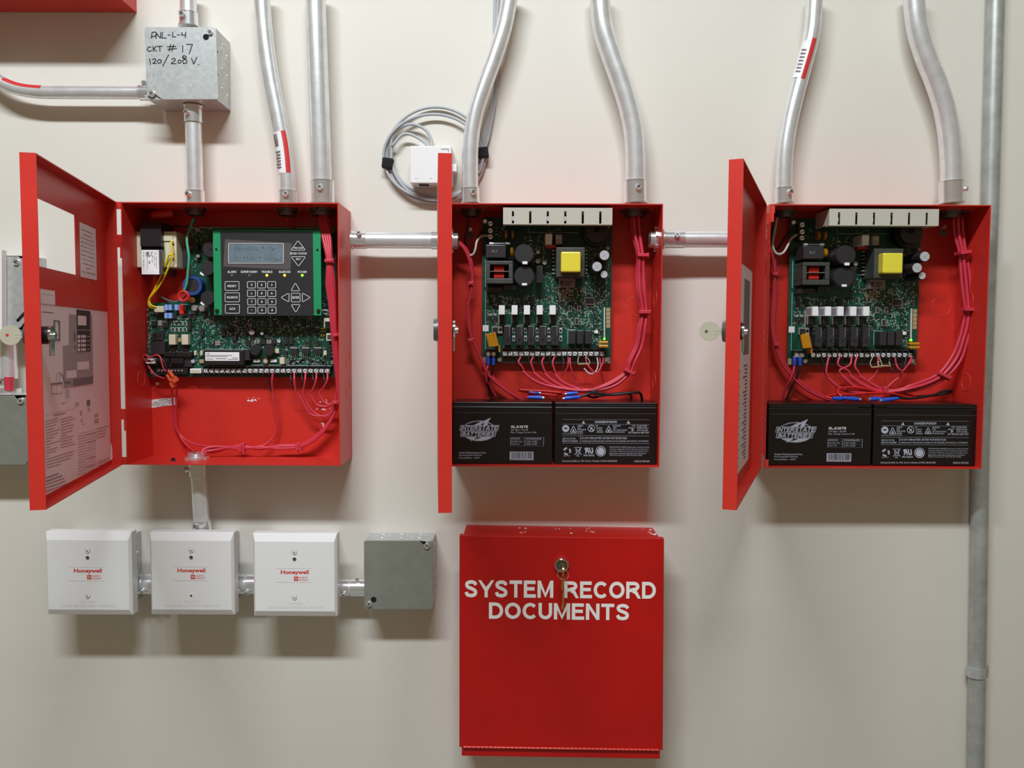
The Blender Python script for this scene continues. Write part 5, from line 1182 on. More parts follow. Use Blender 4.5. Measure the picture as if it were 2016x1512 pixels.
# ---- keypad panel with green frame
YK = .038
kp = thing('keypad_panel', 'green-framed black keypad panel with display, mounted in front of the main board', 'keypad', A(526, 620, YK))
def K(x, y, d=0): return A(*X('K', x, y), YK-d)
m = M().prism([A(419, 452.5, YK), A(631.2, 453, YK), A(632.8, 621, YK), (A(618, 621, YK)), A(618, 620, YK), A(437.4, 619.8, YK), A(421.9, 619.8, YK)], (0, .0016, 0)); obj('green_frame', m, 'frame_green', kp)
obj('keypad_overlay', M().prism([A(433.6, 455.6, YK-.0006), A(615.5, 456.2, YK-.0006), A(617.7, 621.5, YK-.0006), A(437.2, 621.5, YK-.0006)], (0, .0006, 0)), 'overlay_black', kp)
for px, py in ((425.8, 491), (624.7, 492.3)): p = A(px, py, YK-.0001); obj('frame_hole', M().cyl(p, p-Vector((0, .0002, 0)), .0018, n=14), 'hole_black', kp)
for px, py in ((427.5, 612), (627, 612)):
    p = A(px, py, YK); obj('corner_screw', M().cyl(p, p-Vector((0, .003, 0)), .0031, .0024, n=14), 'black_plastic', kp)
    obj('spacer_post', M().cyl(p+Vector((0, .0016, 0)), (p.x, Y1, p.z), .0028, n=10), 'steel_dark', kp)
for px, py in ((427, 460), (625, 460)): p = A(px, py, YK); obj('spacer_post', M().cyl(p+Vector((0, .0016, 0)), (p.x, Y1, p.z), .0028, n=10), 'steel_dark', kp)
yq = YK-.0008
obj('protective_film', M().prism([A(443, 471, yq+.0001), A(574.9, 478.5, yq+.0001), A(571.9, 531.4, yq+.0001), A(439.9, 524.7, yq+.0001)], (0, -.0001, 0)), 'film', kp)
obj('display', M().prism([A(452, 481, yq-.0002), A(556.5, 481, yq-.0002), A(556.5, 516.5, yq-.0002), A(452, 516.5, yq-.0002)], (0, -.0002, 0)), 'lcd', kp)
m = M()
for row, st_ in enumerate((485.5, 505.5)):
    for k in range(20):
        if random.random() < .82:
            x = 455+k*5.0
            for j in range(4): a_ = random.uniform(0, 2.4); b_ = random.uniform(0, 6); rpx(m, (x+a_, st_+b_, x+a_+random.choice((.6, 1.8)), st_+b_+random.choice((.7, 2.2))), yq-.0005, yq-.0004)
obj('display_characters', m, 'lcd_dark', kp, kind='stuff')
yq = YK-.0014
m = M()
def rr_(x0, y0_, x1, y1_, r=1.6, w=1.0):
    P = []
    for cx, cy, a0 in ((x1-r, y1_-r, 0), (x0+r, y1_-r, 90), (x0+r, y0_+r, 180), (x1-r, y0_+r, 270)):
        for k in range(4): a = math.radians(a0+30*k); P.append(A(cx+r*math.cos(a), cy+r*math.sin(a), yq))
    m.ribbon(P+[P[0]], w*S(yq), discs=False)
def tri_(P, w=1.05):
    Q = [Vector(p+(0,)) for p in P]; out = []
    for i in range(3):
        a, b, c = Q[i-1], Q[i], Q[(i+1) % 3]; u = (a-b).normalized(); v = (c-b).normalized()
        for k in range(4): t = k/3; p0 = b+u*2.2*(1-t)+v*2.2*t; out.append(p0*.75+b*.25*(1)+(p0-b)*0)
    pts = [A(q.x, q.y, yq) for q in out]; m.ribbon(pts+[pts[0]], w*S(yq), discs=False)
rr_(450.1, 479.3, 558, 518, .6, 1.1)
for r in ((443.2, 554.4, 470.7, 571.8), (443.2, 576.5, 471.4, 594.2), (443.7, 599.4, 471.5, 616.6)): rr_(*r)
for ry, (y0_, y1_) in enumerate(((554.4, 567.1), (571.1, 583.9), (587.9, 600.3), (604.4, 616.7))):
    for cx_, (x0, x1) in enumerate(((487, 503), (507.1, 523), (526.9, 542.9))): rr_(x0+ry*.25, y0_, x1+ry*.25, y1_)
rr_(573.6, 577.4, 590.6, 594.4, .8)
tri_([(586.8, 473.5), (573, 492.6), (601.4, 492.6)]); tri_([(573, 505.3), (601.8, 505.3), (587.8, 524.4)]); tri_([(581.5, 556.6), (572.8, 572.6), (590.8, 572.6)]); tri_([(552.8, 585.7), (568.9, 576.8), (568.9, 594.8)]); tri_([(611.4, 585.7), (595.2, 576.8), (595.2, 594.8)]); tri_([(582.4, 615.2), (573.2, 599.6), (591.2, 599.6)])
obj('key_outlines', m, 'print_white', kp, kind='stuff')
m = M(); yt_ = yq-.0001
for s_, r in (('ALARM', (448, 533, 465, 537.4)), ('SUPERVISORY', (474, 533, 507.2, 537.4)), ('TROUBLE', (514.6, 533, 536.3, 537.4)), ('SILENCED', (548.8, 533, 572, 537.4)), ('POWER', (586, 533.3, 603.9, 537.6)), ('RESET', (447.8, 561, 465.5, 565.3)),
              ('SILENCE', (446.5, 583.2, 467.8, 587.6)), ('ACK', (451.8, 605.6, 463.5, 610.2)), ('PREVIOUS', (578.5, 486.6, 596.3, 490)), ('REVIEW STATUS', (571, 497, 603.9, 501.3)), ('NEXT', (582.7, 508.2, 592.3, 512)), ('ENTER', (575.6, 583.3, 588.6, 588.2))):
    blockpx(m, s_, r, yt_, .21, .16)
for ry, row in enumerate(('123', '456', '789', '*0#')):
    for cx_, ch_ in enumerate(row):
        x = (495, 515, 535)[cx_]+ry*.25; y = (560.8, 577.5, 594.1, 610.6)[ry]; blockpx(m, ch_, (x-1.4, y-2.1, x+1.4, y+2.1), yt_, .24)
obj('key_lettering', m, 'print_white', kp, kind='stuff')
for x, mt in ((456.5, 'led_off'), (490.8, 'led_off'), (525.4, 'led_amber'), (560.3, 'led_amber'), (595, 'led_green')):
    p = A(x, 542, YK-.0006); obj('status_lamp', M().cyl(p, p-Vector((0, .0006, 0)), .0019, .0014, n=14), mt, kp, label={'led_off': 'unlit grey status lamp', 'led_amber': 'glowing amber status lamp', 'led_green': 'glowing green power lamp'}[mt])

# ---- transformer
YT = .047
tr = thing('transformer', 'cream transformer with black core and white rating label in the left cabinet', 'transformer', A(303, 540, YT))
yb1 = WALL-.0005-TH-.0002
comp(tr, XR('A', 205, 520, 385, 1085), YT-.004, 'cream_plastic', 'coil_cover', yb1, bevel=.001); comp(tr, XR('A', 700, 520, 940, 1085), YT-.004, 'cream_plastic', 'coil_cover', yb1, bevel=.001)
for r in ((720, 590, 870, 670), (720, 935, 765, 1020)): comp(tr, XR('A', *r), YT-.006, 'cream_plastic', 'cover_clip', YT-.003)
comp(tr, XR('A', 358, 370, 695, 758), YT-.014, 'black_plastic', 'core', yb1-.004, bevel=.0006); comp(tr, XR('A', 380, 812, 718, 1195), YT-.014, 'steel_dark', 'core', yb1, bevel=.0006); comp(tr, XR('A', 385, 755, 718, 815), YT-.010, 'hole_black', 'core_band', yb1)
comp(tr, XR('A', 382, 812, 664, 1195), YT-.0146, 'label_white', 'rating_label', YT-.014)
for x, y in ((252, 652), (252, 727), (252, 872), (252, 947), (888, 732), (888, 878), (888, 950)):
    p = A(*X('A', x, y), YT-.0041); obj('terminal_slot', M().box(p+Vector((-.0013, -.0001, -.001)), p+Vector((.0013, .0005, .001))), 'print_dark', tr)
m = M(); yy = YT-.0148
def vt(s_, x0, y0_, x1, y1_, b=.0):   # label text turned a quarter clockwise
    text(m, s_, A(*X('A', x0, y0_), yy), A(*X('A', x0, y1_), yy), A(*X('A', x1, y0_), yy), b)
vt('Class 130(B) 50/60 Hz', 610, 835, 628, 1100); vt('Pri 120V 1.2A', 582, 850, 598, 1060); vt('Sec 28V 3.6A', 548, 835, 566, 1010); vt('Rating Tested 3.0 A', 468, 925, 484, 1110); vt('5730 1 900 80.1 1', 412, 840, 428, 1120); vt('UR', 498, 980, 524, 1030, .02)
block(m, 'E', A(*X('A', 468, 898), yy), A(*X('A', 512, 898), yy), A(*X('A', 468, 842), yy), .2); m.ribbon([A(*X('A', x, y), yy) for x, y in ((455, 838), (455, 900), (470, 914), (515, 912), (536, 895), (540, 838))], .0006, discs=False)
obj('printed_text', m, 'print_black', tr)
p = A(*X('A', 800, 1325), yb1); obj('mounting_foot', M().cyl(p+Vector((0, -.0012, .001)), p+Vector((0, 0, .001)), .0085, n=20), 'red_gloss', tr)

# ================================================================ wires
def wire(label, pts, r, m, group=None, name='wire', cat='wire', k=6):
    P = [A(*p) for p in pts]; return single(name, M().tube(P, r, n=8, k=k), m, label, cat, group)
def W(c, *q, y=.05): return [X(c, *p[:2])+((p[2] if len(p) > 2 else y),) for p in q]
RC, RT = .0024, .0011
def cable(label, jacket, core_r=None, core_b=None, group=None, r=RC, m='wire_red'):
    """a red jacketed cable whose bare conductors fan out at its end"""
    P = [A(*p) for p in jacket]; t = thing('alarm_cable', label, 'cable', P[-1], group); obj('jacket', M().tube(P, r, n=10), m, t)
    if core_r: obj('red_conductor', M().tube([A(*p) for p in core_r], RT*1.35, n=8), 'wire_red', t)
    if core_b: obj('black_conductor', M().tube([A(*p) for p in core_b], RT, n=8), 'wire_black', t)
    return t
def tie(label, c, w, h, rot, m='wire_red', d=.006, yv=None):
    p = A(*c); a = math.radians(rot); u = Vector((math.cos(a), 0, math.sin(a))); z = Vector((-math.sin(a), 0, math.cos(a))); s_ = S(c[2]); mm = M()
    mm.obox(p, u*w*s_/2, Vector((0, d, 0)), z*h*s_/2); mm.obox(p+u*(w*s_/2), z*h*s_*.9*0+u*h*s_*.35, Vector((0, d*.6, 0)), z*h*s_*.75)
    return single('cable_tie', mm, m, label, 'cable tie', 'small plastic cable ties', bevel=.0006)
GM, GR, GL = 'red cables in the middle cabinet', 'red cables in the right cabinet', 'red cables in the left cabinet'
# middle cabinet bundle
top = [(-6, .050), (-2, .044), (3, .050), (7, .046)]
mid2 = [(1250, 430), (1253, 465), (1260, 503), (1260, 540), (1262, 575), (1267, 612), (1263, 645), (1257, 680), (1243, 712), (1236, 732)]
ends = [((1029.5, 731), (1023, 705), (1015, 702), (1050, 748), (1085, 762)), ((1050, 733), (1047.5, 705), (1039, 702), (1072, 750), (1100, 764)), ((1072, 735), (1069, 705), (1059, 702), (1092, 752), (1120, 766)), ((1092.5, 736), (1090, 705), (1081, 702), (1108, 752), (1140, 767))]
lab4 = ['lowest-hanging', 'second', 'third', 'uppermost']
names_m = ['red cable of the middle cabinet feeding the leftmost wired terminals', 'red cable of the middle cabinet stripped just right of the leftmost one', 'red cable of the middle cabinet stripped below the centre terminals', 'red cable of the middle cabinet stripped nearest the resistor']
for k, (e, cr, cb, a1, a2) in enumerate(ends):
    o_ = (-6, -2, 3, 7)[k]; yb_ = (.046, .040, .046, .041)[k]
    J = [(mid2[0][0]+o_*.9, mid2[0][1]-18, .050)]+[(x+o_*(1.0 if i not in (2, 5, 9) else .75), y+o_*.0, yb_+(.002 if i % 2 else 0)) for i, (x, y) in enumerate(mid2)]
    J += [(1212+o_*.5, 752+o_*.6, yb_), (1182, 764+o_*.5, yb_), (1150-k*0, 770-k*1.0, yb_+.004), (a2[0], a2[1]-1, .052), (a1[0], a1[1], .053), (e[0], e[1], .055)]
    R_ = [(e[0]+3, e[1]+2, .055), (e[0]-1, e[1]-8, .054), (cr[0]-2, cr[1]+8, .055), (cr[0]+2, cr[1]-2, .0585)]
    B_ = [(e[0]+2, e[1]+1, .058), (e[0]-5, e[1]-9, .059), (cb[0]+1, cb[1]+2, .062), (cb[0], cb[1]-2, .0625)]
    cable(names_m[k], J, R_, B_, GM)
tie('red cable tie on the bundle near the top of the middle cabinet', (1264.5, 503, .042), 21, 6, 0, d=.009); tie('red cable tie on the bundle beside the knockout of the middle cabinet', (1267.5, 614.5, .042), 22, 6, 0, d=.009); tie('red cable tie where the middle cabinet bundle curves to the left', (1237.7, 731, .042), 22, 6, -25, d=.009)
# thin pairs at the right end of the strip
wire('thin red wire of the middle cabinet dropping from a right-hand terminal behind the cables', W('g', (378, 1040, .06), (378, 1120, .056), (360, 1200, .056), (300, 1290, .060), (296, 1330, .062), y=.06), RT, 'wire_red', GM)
wire('thin red wire of the middle cabinet curving down toward the battery gap', W('g', (405, 1040, .06), (412, 1160, .056), (450, 1290, .058), (490, 1360, .062), (505, 1512, .066))+W('i', (510, 80, .070), (500, 160, .074)), RT*1.1, 'wire_red', GM)
wire('grey wire of the middle cabinet hanging beside the resistor', W('g', (295, 1030, .06), (305, 1120, .056), (296, 1220, .058), (290, 1295, .060)), RT*.8, 'print_dark', GM)
wire('thin red wire of the middle cabinet looping up to the last terminals', W('g', (640, 1040, .06), (670, 1140, .052), (740, 1230, .048), (800, 1275, .048), (860, 1215, .05), (905, 1110, .054), (910, 1040, .06)), RT, 'wire_red', GM)
wire('grey wire loop of the middle cabinet under the last terminals', W('g', (620, 1205, .056), (690, 1275, .050), (750, 1285, .048), (810, 1230, .05), (832, 1140, .054), (818, 1040, .06)), RT, 'wire_grey', GM)
wire('thin red wire of the middle cabinet at the far right end of the strip', W('g', (862, 1045, .06), (868, 1150, .058), (885, 1290, .062), (920, 1420, .068), (935, 1512, .072)), RT*1.1, 'wire_red', GM)
def resistor(c, dx, lab, up):
    t = thing('resistor', lab, 'resistor', A(*c)); p = A(*c); u = Vector((1, 0, .04))
    m = M().cyl(p-u*.0045, p+u*.0045, .0011, n=10); m.cyl(p-u*.0055, p-u*.0033, .0015, n=10); m.cyl(p+u*.0033, p+u*.0055, .0015, n=10); m.cyl(p-u*.001, p+u*.001, .0014, n=10); obj('resistor_body', m, 'tan', t)
    m = M().tube([p-u*.005, p-u*.0075, p-u*.0082+Vector((0, .004, .006)), A(*up[0])], .0005, n=6); m.tube([p+u*.005, p+u*.0085, p+u*.0085+Vector((0, .004, .005)), A(*up[1])], .0005, n=6); obj('lead', m, 'cream_plastic', t)
resistor((1149, 716.5, .052), 0, 'tan resistor on bent leads under the middle cabinet terminals', [(1140, 702, .06), (1153, 702, .06)])
# left run from the side connector
cable('red cable of the middle cabinet entering from the left side connector, outer run', [(902, 478, .045), (915, 492, .047), (926, 520, .05), (930, 550, .052), (925, 585, .054), (920, 615, .054), (923, 645, .054), (930, 668, .054), (945, 703, .056), (958, 732, .058), (975, 752, .060), (1005, 775, .064), (1022, 786, .072)], group=GM, r=.0021)
cable('red cable of the middle cabinet entering from the left side connector, inner run', [(904, 476, .045), (919, 492, .050), (929, 520, .054), (927, 560, .057), (924, 600, .058), (925, 640, .058), (930, 668, .058), (946, 704, .060), (962, 732, .062), (982, 754, .064), (1012, 778, .068), (1030, 788, .074)], group=GM, r=.0021)
tie('red cable tie on the left cable run of the middle cabinet, upper one', (926.5, 558, .053), 9, 6, 0, d=.006); tie('red cable tie on the left cable run of the middle cabinet, lower one', (926, 669.5, .054), 9, 6, -10, d=.006)
# mains wires
wire('grey mains wire of the middle cabinet hanging from the top left connector', W('a', (552, 345, .05), (560, 430, .055), (535, 560, .06), (512, 700, .062), (515, 820, .062)), .0015, 'print_dark')
wire('white mains wire of the middle cabinet curving to the lowest mains screw', W('a', (590, 955, .050), (640, 925, .048), (668, 850, .046), (690, 740, .046), (750, 665, .048), (850, 650, .055)), .0017, 'wire_white')
wire('dark mains wire of the middle cabinet curving to the middle mains screw', W('a', (590, 900, .064), (650, 870, .060), (700, 720, .056), (760, 590, .056), (850, 540, .057)), .0016, 'wire_black')
def spade(label, pts, r, m, gp, blue):
    t = thing('battery_lead', label, 'wire', A(*pts[-1]), gp); obj('insulation', M().tube([A(*p) for p in pts], r, n=8), m, t)
    a, b = A(*blue[0]), A(*blue[1]); d = b-a; mm = M(); mm.cyl(a, a+d*.42, .0027, .0032, n=14); mm.cyl(a+d*.42, b, .0029, .0024, n=14); obj('spade_sleeve', mm, 'spade_blue', t); obj('spade_tip', M().cyl(a-d*.12, a+d*.05, .0022, n=10), 'zinc_bright', t)
GB = 'battery leads with blue connectors'
def leads(dx, wh, pts_r, pts_b, bl1, bl2):
    spade('red battery lead with blue sleeve at the '+wh+' board terminal', pts_r, .0017, 'wire_red', GB, bl1); spade('black battery lead with blue sleeve at the '+wh+' board terminal', pts_b, .0017, 'wire_black', GB, bl2)
leads(0, 'middle cabinet', W('f', (862, 1150, .056), (845, 1220, .054), (830, 1330, .056), (845, 1420, .060))+W('h', (885, 150, .068), (980, 310, .074)), W('f', (944, 1150, .056), (920, 1250, .058), (880, 1340, .062), (850, 1440, .066))+W('h', (872, 200, .074), (910, 320, .078)),
      W('f', (862, 1020, .055), (862, 1150, .055)), W('f', (942, 1020, .055), (942, 1150, .055)))
leads(0, 'right cabinet', W('e', (495, 1160, .056), (480, 1250, .054), (430, 1380, .056))+W('m', (265, 105, .064), (238, 190, .072)), W('e', (580, 1160, .056), (560, 1250, .056), (510, 1370, .06))+W('m', (308, 110, .066), (272, 190, .072)),
      W('e', (497, 1030, .055), (495, 1160, .055)), W('e', (582, 1030, .055), (582, 1160, .055)))
# leads on the battery tops
spade('red lead with blue sleeve on top of the middle cabinet left battery', W('h', (1665, 340, .03), (1500, 330, .034), (1420, 325, .036), (1410, 300, .04), (1470, 280, .044), (1620, 270, .05), (1900, 300, .052))+W('i', (200, 290, .056), (330, 310, .060)), .0017, 'wire_red_bright', GB, W('h', (1690, 335, .028), (1465, 325, .030)))
spade('red lead with blue sleeve behind, lying over the middle cabinet batteries', W('h', (1480, 250, .045), (1330, 215, .042), (1500, 222, .04), (1750, 235, .04), (1980, 260, .04))+W('i', (200, 265, .042), (350, 288, .044)), .0017, 'wire_red_bright', GB, W('h', (1640, 262, .05), (1470, 248, .05)))
spade('black lead with blue sleeve on top of the middle cabinet right battery', W('i', (540, 325, .03), (640, 295, .030), (740, 262, .032), (860, 270, .034), (1050, 290, .036), (1250, 268, .036), (1420, 250, .038), (1475, 265, .042), (1500, 330, .050), (1505, 400, .055)), .0019, 'wire_black', GB, W('i', (320, 345, .028), (560, 320, .030)))
spade('black lead of the middle cabinet joined to the red jumper by a blue sleeve', W('i', (640, 290, .036), (760, 330, .040), (900, 300, .045), (1200, 262, .05), (1330, 290, .054), (1340, 350, .06)), .0016, 'wire_black', GB, W('i', (350, 275, .040), (520, 262, .040)))
tie('black cable tie holding the battery leads in the middle cabinet', X('i', 762, 255)+(.032,), 9, 8, 0, 'black_plastic', .004)
spade('red lead with blue sleeve on top of the right cabinet left battery', W('m', (715, 165, .034), (690, 140, .038), (685, 110, .042), (720, 95, .044), (790, 90, .045), (900, 100, .045), (1000, 125, .045), (1100, 140, .046), (1240, 150, .048), (1300, 165, .05)), .0016, 'wire_red_bright', GB, W('m', (850, 185, .028), (720, 175, .030)))
spade('red lead with blue sleeve crossing both batteries of the right cabinet', W('m', (640, 180, .04), (590, 165, .044), (660, 150, .046), (800, 145, .045), (950, 135, .044), (1100, 138, .044), (1200, 160, .046), (1300, 178, .05)), .0016, 'wire_red_bright', GB, W('m', (730, 182, .034), (640, 178, .034)))
spade('black lead with blue sleeve on top of the right cabinet right battery', W('m', (1160, 175, .034), (1250, 180, .036), (1350, 170, .038), (1450, 150, .042), (1510, 125, .046), (1580, 115, .05), (1575, 130, .054), (1480, 150, .056), (1300, 165, .058), (1100, 160, .060)), .0018, 'wire_black', GB, W('m', (1030, 195, .028), (1160, 178, .030)))
spade('red jumper with blue sleeve on the right cabinet right battery', W('m', (945, 180, .036), (1040, 165, .045), (1150, 160, .05)), .0015, 'wire_red_bright', GB, W('m', (940, 185, .034), (1030, 180, .034)))

# right cabinet bundle
mid3 = [(1886, 430), (1888, 462), (1895.5, 498), (1900, 535), (1903.5, 572), (1906.5, 609), (1904, 640), (1896, 670), (1883, 705), (1857, 737.5)]
ends3 = [((1630, 744), (1631, 706), (1618, 703), (1655, 764), (1690, 772)), ((1673, 739), (1653, 704), (1643, 703), (1700, 758), (1735, 770)), ((1692, 740), (1686, 706), (1686, 703), (1730, 763), (1760, 770)), ((1656, 738), (1676, 704), (1651, 703), (1685, 762), (1720, 772))]
names_r = ['red cable of the right cabinet feeding the leftmost wired terminals', 'red cable of the right cabinet with a split jacket mark, second to be stripped', 'red cable of the right cabinet with a long thick jacket end, nearest the resistors', 'red cable of the right cabinet stripped behind the crossing conductors']
for k, (e, cr, cb, a1, a2) in enumerate(ends3):
    o_ = (-7, 0, 7, 3)[k]; yb_ = (.044, .040, .044, .050)[k]
    J = [(mid3[0][0]+o_*.7, mid3[0][1]-18, .050)]+[(x+o_*(1.15 if i not in (2, 5, 9) else .85), y+(o_*.6 if i > 7 else 0), yb_) for i, (x, y) in enumerate(mid3)]
    J += [(1825+o_*.5, 755+o_*.8, yb_), (1790, 765+o_*.7, yb_), (1765, 770+o_*.3, yb_+.004), (a2[0], a2[1], .050), (a1[0], a1[1], .052), (e[0], e[1], .054)]
    R_ = [(e[0]+3, e[1]+2, .055), (e[0]-3, e[1]-9, .054), (cr[0]-3, cr[1]+14, .055), (cr[0]+1, cr[1]-4, .0585)]
    B_ = [(e[0]+2, e[1]+1, .058), (e[0]-6, e[1]-12, .059), (cb[0]+1, cb[1]+2, .062), (cb[0], cb[1]-4, .0625)]
    cable(names_r[k], J, R_, B_, GR)
tie('red cable tie on the bundle near the top of the right cabinet', (1895.5, 498, .040), 21, 6, 6, d=.010); tie('red cable tie on the bundle beside the knockout of the right cabinet', (1907, 609.5, .040), 25, 6, 0, d=.010); tie('red cable tie where the right cabinet bundle curves to the left', (1857, 739, .040), 24, 6, -25, d=.007)
tie('tiny red cable tie at the bottom of the right cabinet cable loop', (1740, 768, .046), 5, 11, 0, d=.006)
cable('short red cable of the right cabinet rising to the resistor pair', [(1640+68, 750, .060), (1712, 748, .060), (1724.5, 737, .058)], [(1723, 738, .058), (1728, 725, .056), (1729, 702, .059)], None, GR, r=.0014)
cable('short red cable of the right cabinet rising to the last terminals', [(1745, 765, .058), (1758, 752, .058), (1772, 741.5, .058)], [(1771, 742, .058), (1783, 724, .052), (1792, 712, .054), (1795, 702, .06)], [(1771, 741, .060), (1780, 722, .056), (1784, 702, .06)], GR, r=.0014)
wire('red wire loop of the right cabinet under the last terminals', W('k', (485, 1045, .06), (500, 1140, .052), (545, 1215, .048), (600, 1235, .048), (660, 1170, .050), (720, 1060, .058)), RT, 'wire_red', GR)
wire('dark wire loop of the right cabinet under the last terminals', W('k', (395, 1045, .06), (405, 1170, .054), (460, 1245, .050), (540, 1225, .050), (590, 1150, .054), (600, 1090, .058)), RT, 'wire_black', GR)
resistor((1726.5, 722.5, .052), 0, 'tan resistor on the left of the pair in the right cabinet', [(1718, 703, .06), (1731, 703, .06)]); resistor((1741, 720.5, .050), 0, 'tan resistor on the right of the pair in the right cabinet', [(1733, 712, .056), (1750, 716, .056)])
cable('red cable of the right cabinet running down beside the hinge, outer run', [(1512, 480, .055), (1520, 500, .052), (1525, 535, .054), (1523, 575, .056), (1520, 620, .056), (1520, 650, .056), (1526, 678, .056), (1540, 715, .058), (1560, 742, .060), (1590, 768, .062), (1625, 785, .066), (1650, 788, .072)], group=GR, r=.0021)
cable('red cable of the right cabinet running down beside the hinge, inner run', [(1516, 478, .06), (1524, 505, .057), (1527, 540, .058), (1526, 580, .060), (1523, 640, .060), (1529, 680, .060), (1545, 715, .062), (1566, 742, .064), (1598, 768, .066), (1632, 784, .070)], group=GR, r=.0021)
tie('dark red cable tie on the left cable run of the right cabinet, upper one', (1524, 540, .055), 9, 5, 0, d=.006); tie('dark red cable tie on the left cable run of the right cabinet, lower one', (1526, 678, .056), 9, 6, -10, d=.006)
wire('white mains wire of the right cabinet looping to the lowest mains screw', W('c', (240, 345, .05), (190, 600, .056), (165, 780, .054), (200, 900, .050), (270, 935, .048), (340, 895, .048), (400, 790, .050), (440, 700, .054), (530, 635, .057)), .0018, 'wire_white')
wire('dark green mains wire of the right cabinet looping to the middle mains screw', W('c', (265, 350, .052), (150, 600, .066), (190, 850, .062), (260, 830, .060), (340, 700, .058), (420, 590, .058), (530, 540, .058)), .0017, 'wire_black')

# left cabinet wires
GY = 'yellow transformer wires'
wire('yellow transformer wire, front one of the pair', W('A', (880, 665, .040), (850, 700, .038), (870, 830, .036), (870, 930, .036), (820, 1060, .038), (740, 1240, .042), (650, 1400, .048))+W('L', (150, 40, .052), (130, 110, .055), (160, 190, .055), (250, 225, .055)), .0014, 'wire_yellow', GY)
wire('yellow transformer wire, rear one of the pair', W('A', (885, 955, .041), (830, 880, .037), (780, 990, .040), (700, 1200, .044), (590, 1430, .05))+W('L', (130, 60, .054), (112, 130, .057), (140, 215, .057), (230, 250, .057)), .0014, 'wire_yellow', GY)
wire('green earth wire dropping from the left cabinet top connector', W('A', (1205, 320, .05), (1150, 460, .050), (1105, 590, .046), (1100, 700, .044), (1125, 860, .043), (1130, 980, .044), (1115, 1150, .046), (1095, 1330, .048), (1060, 1440, .050))+[(358, 577, .05)], .0019, 'wire_green')
wire('thin teal wire from the wire nut loop to the transformer side', W('L', (800, 10, .052), (740, 70, .056), (640, 120, .060), (560, 128, .060), (440, 90, .062), (270, 0, .066)), .0011, 'wire_teal')
wire('grey wire arching across the top left of the left cabinet', W('A', (1240, 320, .05), (1180, 420, .052), (1050, 450, .058), (890, 435, .066)), .0014, 'print_dark')
wire('white wire arching over the left side of the transformer', W('A', (360, 400, .058), (270, 450, .056), (215, 510, .056), (190, 600, .058), (200, 700, .062)), .0014, 'wire_white')
c = A(*X('p', 1445, 1212), .046); single('wire_nut', M().torus(c, (0, 1, 0), 9.5*S(.046), .0018, n=26, m=8), 'wire_nut_red', 'red wire nut ring around the green wire beside the blue toroid', 'wire nut')
p0, p1 = A(*X('A', 520, 285), .045), A(*X('A', 860, 225), .060); single('wire_nut', M().cyl(p0, p0.lerp(p1, .12), .0012, .0062, n=18).cyl(p0.lerp(p1, .12), p1, .0062, .0074, n=18), 'wire_nut_red', 'red wire nut lying above the black transformer core', 'wire nut')
t = thing('battery_plug', 'white two-wire plug with red and black wires at the left edge of the main board', 'plug', A(*X('L', 145, 1195), .052))
comp(t, XR('L', 60, 1150, 225, 1245), .052, 'white_plastic', 'plug_housing', .060, bevel=.0006); comp(t, XR('L', 85, 1182, 150, 1215), .0517, 'print_dark', 'plug_opening', .0525)
obj('red_wire', M().tube([A(*p) for p in W('L', (120, 1215, .055), (60, 1180, .050), (15, 1130, .048), (60, 1090, .046), (150, 1130, .046), (240, 1090, .046), (320, 1120, .046), (360, 1250, .044), (400, 1370, .044))], .0012, n=8), 'wire_red', t)
obj('black_wire', M().tube([A(*p) for p in W('L', (120, 1205, .056), (70, 1160, .053), (50, 1110, .052), (130, 1110, .050), (220, 1110, .050), (300, 1120, .048), (380, 1190, .046), (440, 1310, .045))], .0012, n=8), 'wire_black', t)
obj('lower_wire', M().tube([A(*p) for p in W('L', (90, 1230, .057), (130, 1320, .056), (230, 1440, .055), (330, 1490, .053))+[(323, 745, .050)]], .0012, n=8), 'wire_red', t)
obj('lower_wire', M().tube([A(*p) for p in W('L', (60, 1230, .058), (110, 1310, .057), (190, 1390, .056), (300, 1480, .054))+[(321, 746, .052)]], .0012, n=8), 'wire_black', t)
for k, (a, b) in enumerate(((X('B', 400, 215), X('B', 470, 315)), (X('B', 385, 250), X('B', 455, 355)))):
    a = A(*a, .046+.004*k); b = A(*b, .046+.004*k); mm = M(); d = b-a; mm.cyl(a, a+d*.55, .0026, .0030, n=12); mm.obox(a+d*.78, d*.2, Vector((0, .002, 0)), d.cross(Vector((0, 1, 0))).normalized()*.0045)
    single('lug_connector', mm, 'lug_orange', ('orange-red push-on connector, upper of the crossed pair', 'orange-red push-on connector, lower of the crossed pair')[k], 'connector', 'orange-red push-on connectors', bevel=.0006)
YW = .060
bun = lambda o_, y: [(395+o_*.4, 893, .050), (402, 888-o_*.6, .054), (425, 884-o_*.8, y), (470, 880+o_*.5, y), (510, 882-o_*.3, y), (550, 880+o_*.5, y), (588, 878+o_*.4, y), (612, 868+o_*.4, y), (636, 848+o_*.5, y), (654, 822+o_*.2, y), (663+o_*.25, 795, y), (665+o_*.25, 760, y-.004), (661+o_*.5, 700, y-.010), (657+o_*.6, 650, .044), (654+o_*.8, 600, .040), (649+o_*.9, 560, .036), (648+o_*.5, 512, .034), (643+o_*1.1, 470, .040), (637+o_*1.1, 440, .046), (636+o_*.9, 418, .050)]
nm = ['red cable of the left cabinet bundle lying lowest along the bottom', 'red cable of the left cabinet bundle, second from below', 'red cable of the left cabinet bundle in the middle of the run', 'red cable of the left cabinet bundle lying uppermost along the bottom']
for k, o_ in enumerate((6, 2, -2, -6)): cable(nm[k], bun(o_, YW+(.004 if k % 2 else 0)), group=GL, r=.0022)
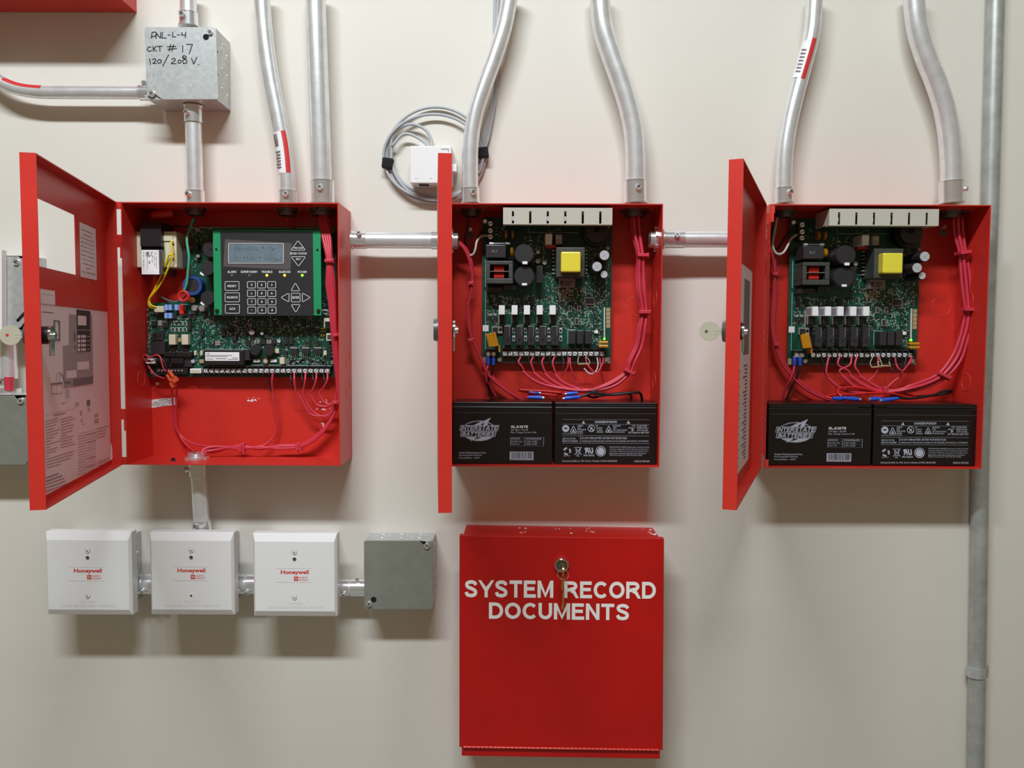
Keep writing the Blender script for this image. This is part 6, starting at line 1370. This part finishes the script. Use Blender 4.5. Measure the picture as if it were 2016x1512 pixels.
for k, (o_, py) in enumerate(((-9, 424), (8, 424))): 
    cable('red cable dropping from the left cabinet top right connector, '+('left side' if k == 0 else 'right side')+' of the fan', [(636+o_*.7, 418, .050), (640+o_, 445, .048), (645+o_*.8, 480, .042), (649+o_*.5, 512, .036), (653+o_*.6, 560, .038), (658+o_*.4, 620, .046), (664+o_*.2, 680, .054), (666, 760, .060), (664, 790, .064)], group=GL, r=.0022)
tie('dark red cable tie on the bundle beside the keypad panel', (648.5, 514, .035), 15, 6, 0, d=.008); tie('dark red cable tie on the bundle beside the data port', (662, 660, .045), 9, 5, 10, d=.007); tie('red cable tie on the left cabinet bundle below the terminal strip', (661, 792, .056), 10, 6, -5, d=.008)
tie('red cable tie at the right part of the bottom bundle in the left cabinet', (586.5, 880, .060), 7, 12, 10, d=.007); tie('red cable tie at the middle of the bottom bundle in the left cabinet', (475, 882, .060), 6, 13, 0, d=.007)
ts = [(579.5, 737, (582, 770), (590, 780), (612, 815), (640, 818), (655, 803)), (601.5, 737, (597, 765), (600, 785), (618, 812), (640, 820), (656, 808)), (623, 737, (615, 765), (612, 775), (622, 795), (640, 800), (657, 792)), (645, 737, (635, 762), (629, 775), (640, 793), (650, 795), (660, 788))]
for k, (x, y, *q) in enumerate(ts):
    q = list(q); cable(('leftmost', 'second', 'third', 'rightmost')[k]+' of the four red cables rising to the right-hand screws of the left cabinet', [(663, 770, .056)]+[(a, b, .058) for a, b in reversed(q[1:])]+[(q[0][0], q[0][1]+4, .056)], [(q[0][0], q[0][1]+4, .056), (x-1 if k else x, y+12, .052), (x, y-3, .057)], [(q[0][0], q[0][1]+3, .060), (x-6, y+14, .058), (x-8, y, .062)], GL, r=.0015)
cable('single red cable dropping from a centre terminal to the bottom bundle, left cabinet', W('B', (1300, 480, .064), (1325, 600, .068), (1328, 700, .070), (1300, 780, .070), (1230, 845, .066), (1150, 868, .062)), W('B', (1300, 480, .064), (1288, 380, .062), (1285, 300, .056), (1290, 240, .057)), W('B', (1295, 430, .066), (1262, 340, .064), (1250, 260, .062), (1255, 235, .062)), GL, r=.0015)
cable('red cable from the orange-red connectors down to the bottom connector, left cabinet', W('B', (462, 350, .054), (470, 380, .058), (470, 460, .066), (460, 560, .070), (465, 680, .072), (500, 770, .072), (600, 835, .068), (720, 860, .064), (880, 866, .062), (1030, 874, .060)), None, None, GL, r=.0014)
cable('thinner red cable from the connectors ending in the bottom conduit, left cabinet', W('B', (425, 340, .052), (424, 370, .058), (430, 440, .066), (440, 560, .072), (450, 680, .074), (500, 780, .072), (560, 860, .064), (625, 908, .052)), None, None, GL, r=.0013)
wire('red wire pair entering through the second top connector of the left cabinet', W('K', (1090, 255, .05), (1130, 330, .056), (1190, 395, .064)), .0017, 'wire_red', GL)
wire('grey wire loop beside the lower right corner of the keypad panel', W('R', (1445, 265, .05), (1530, 258, .050), (1580, 290, .054), (1560, 330, .058), (1480, 310, .062)), .0013, 'wire_grey')
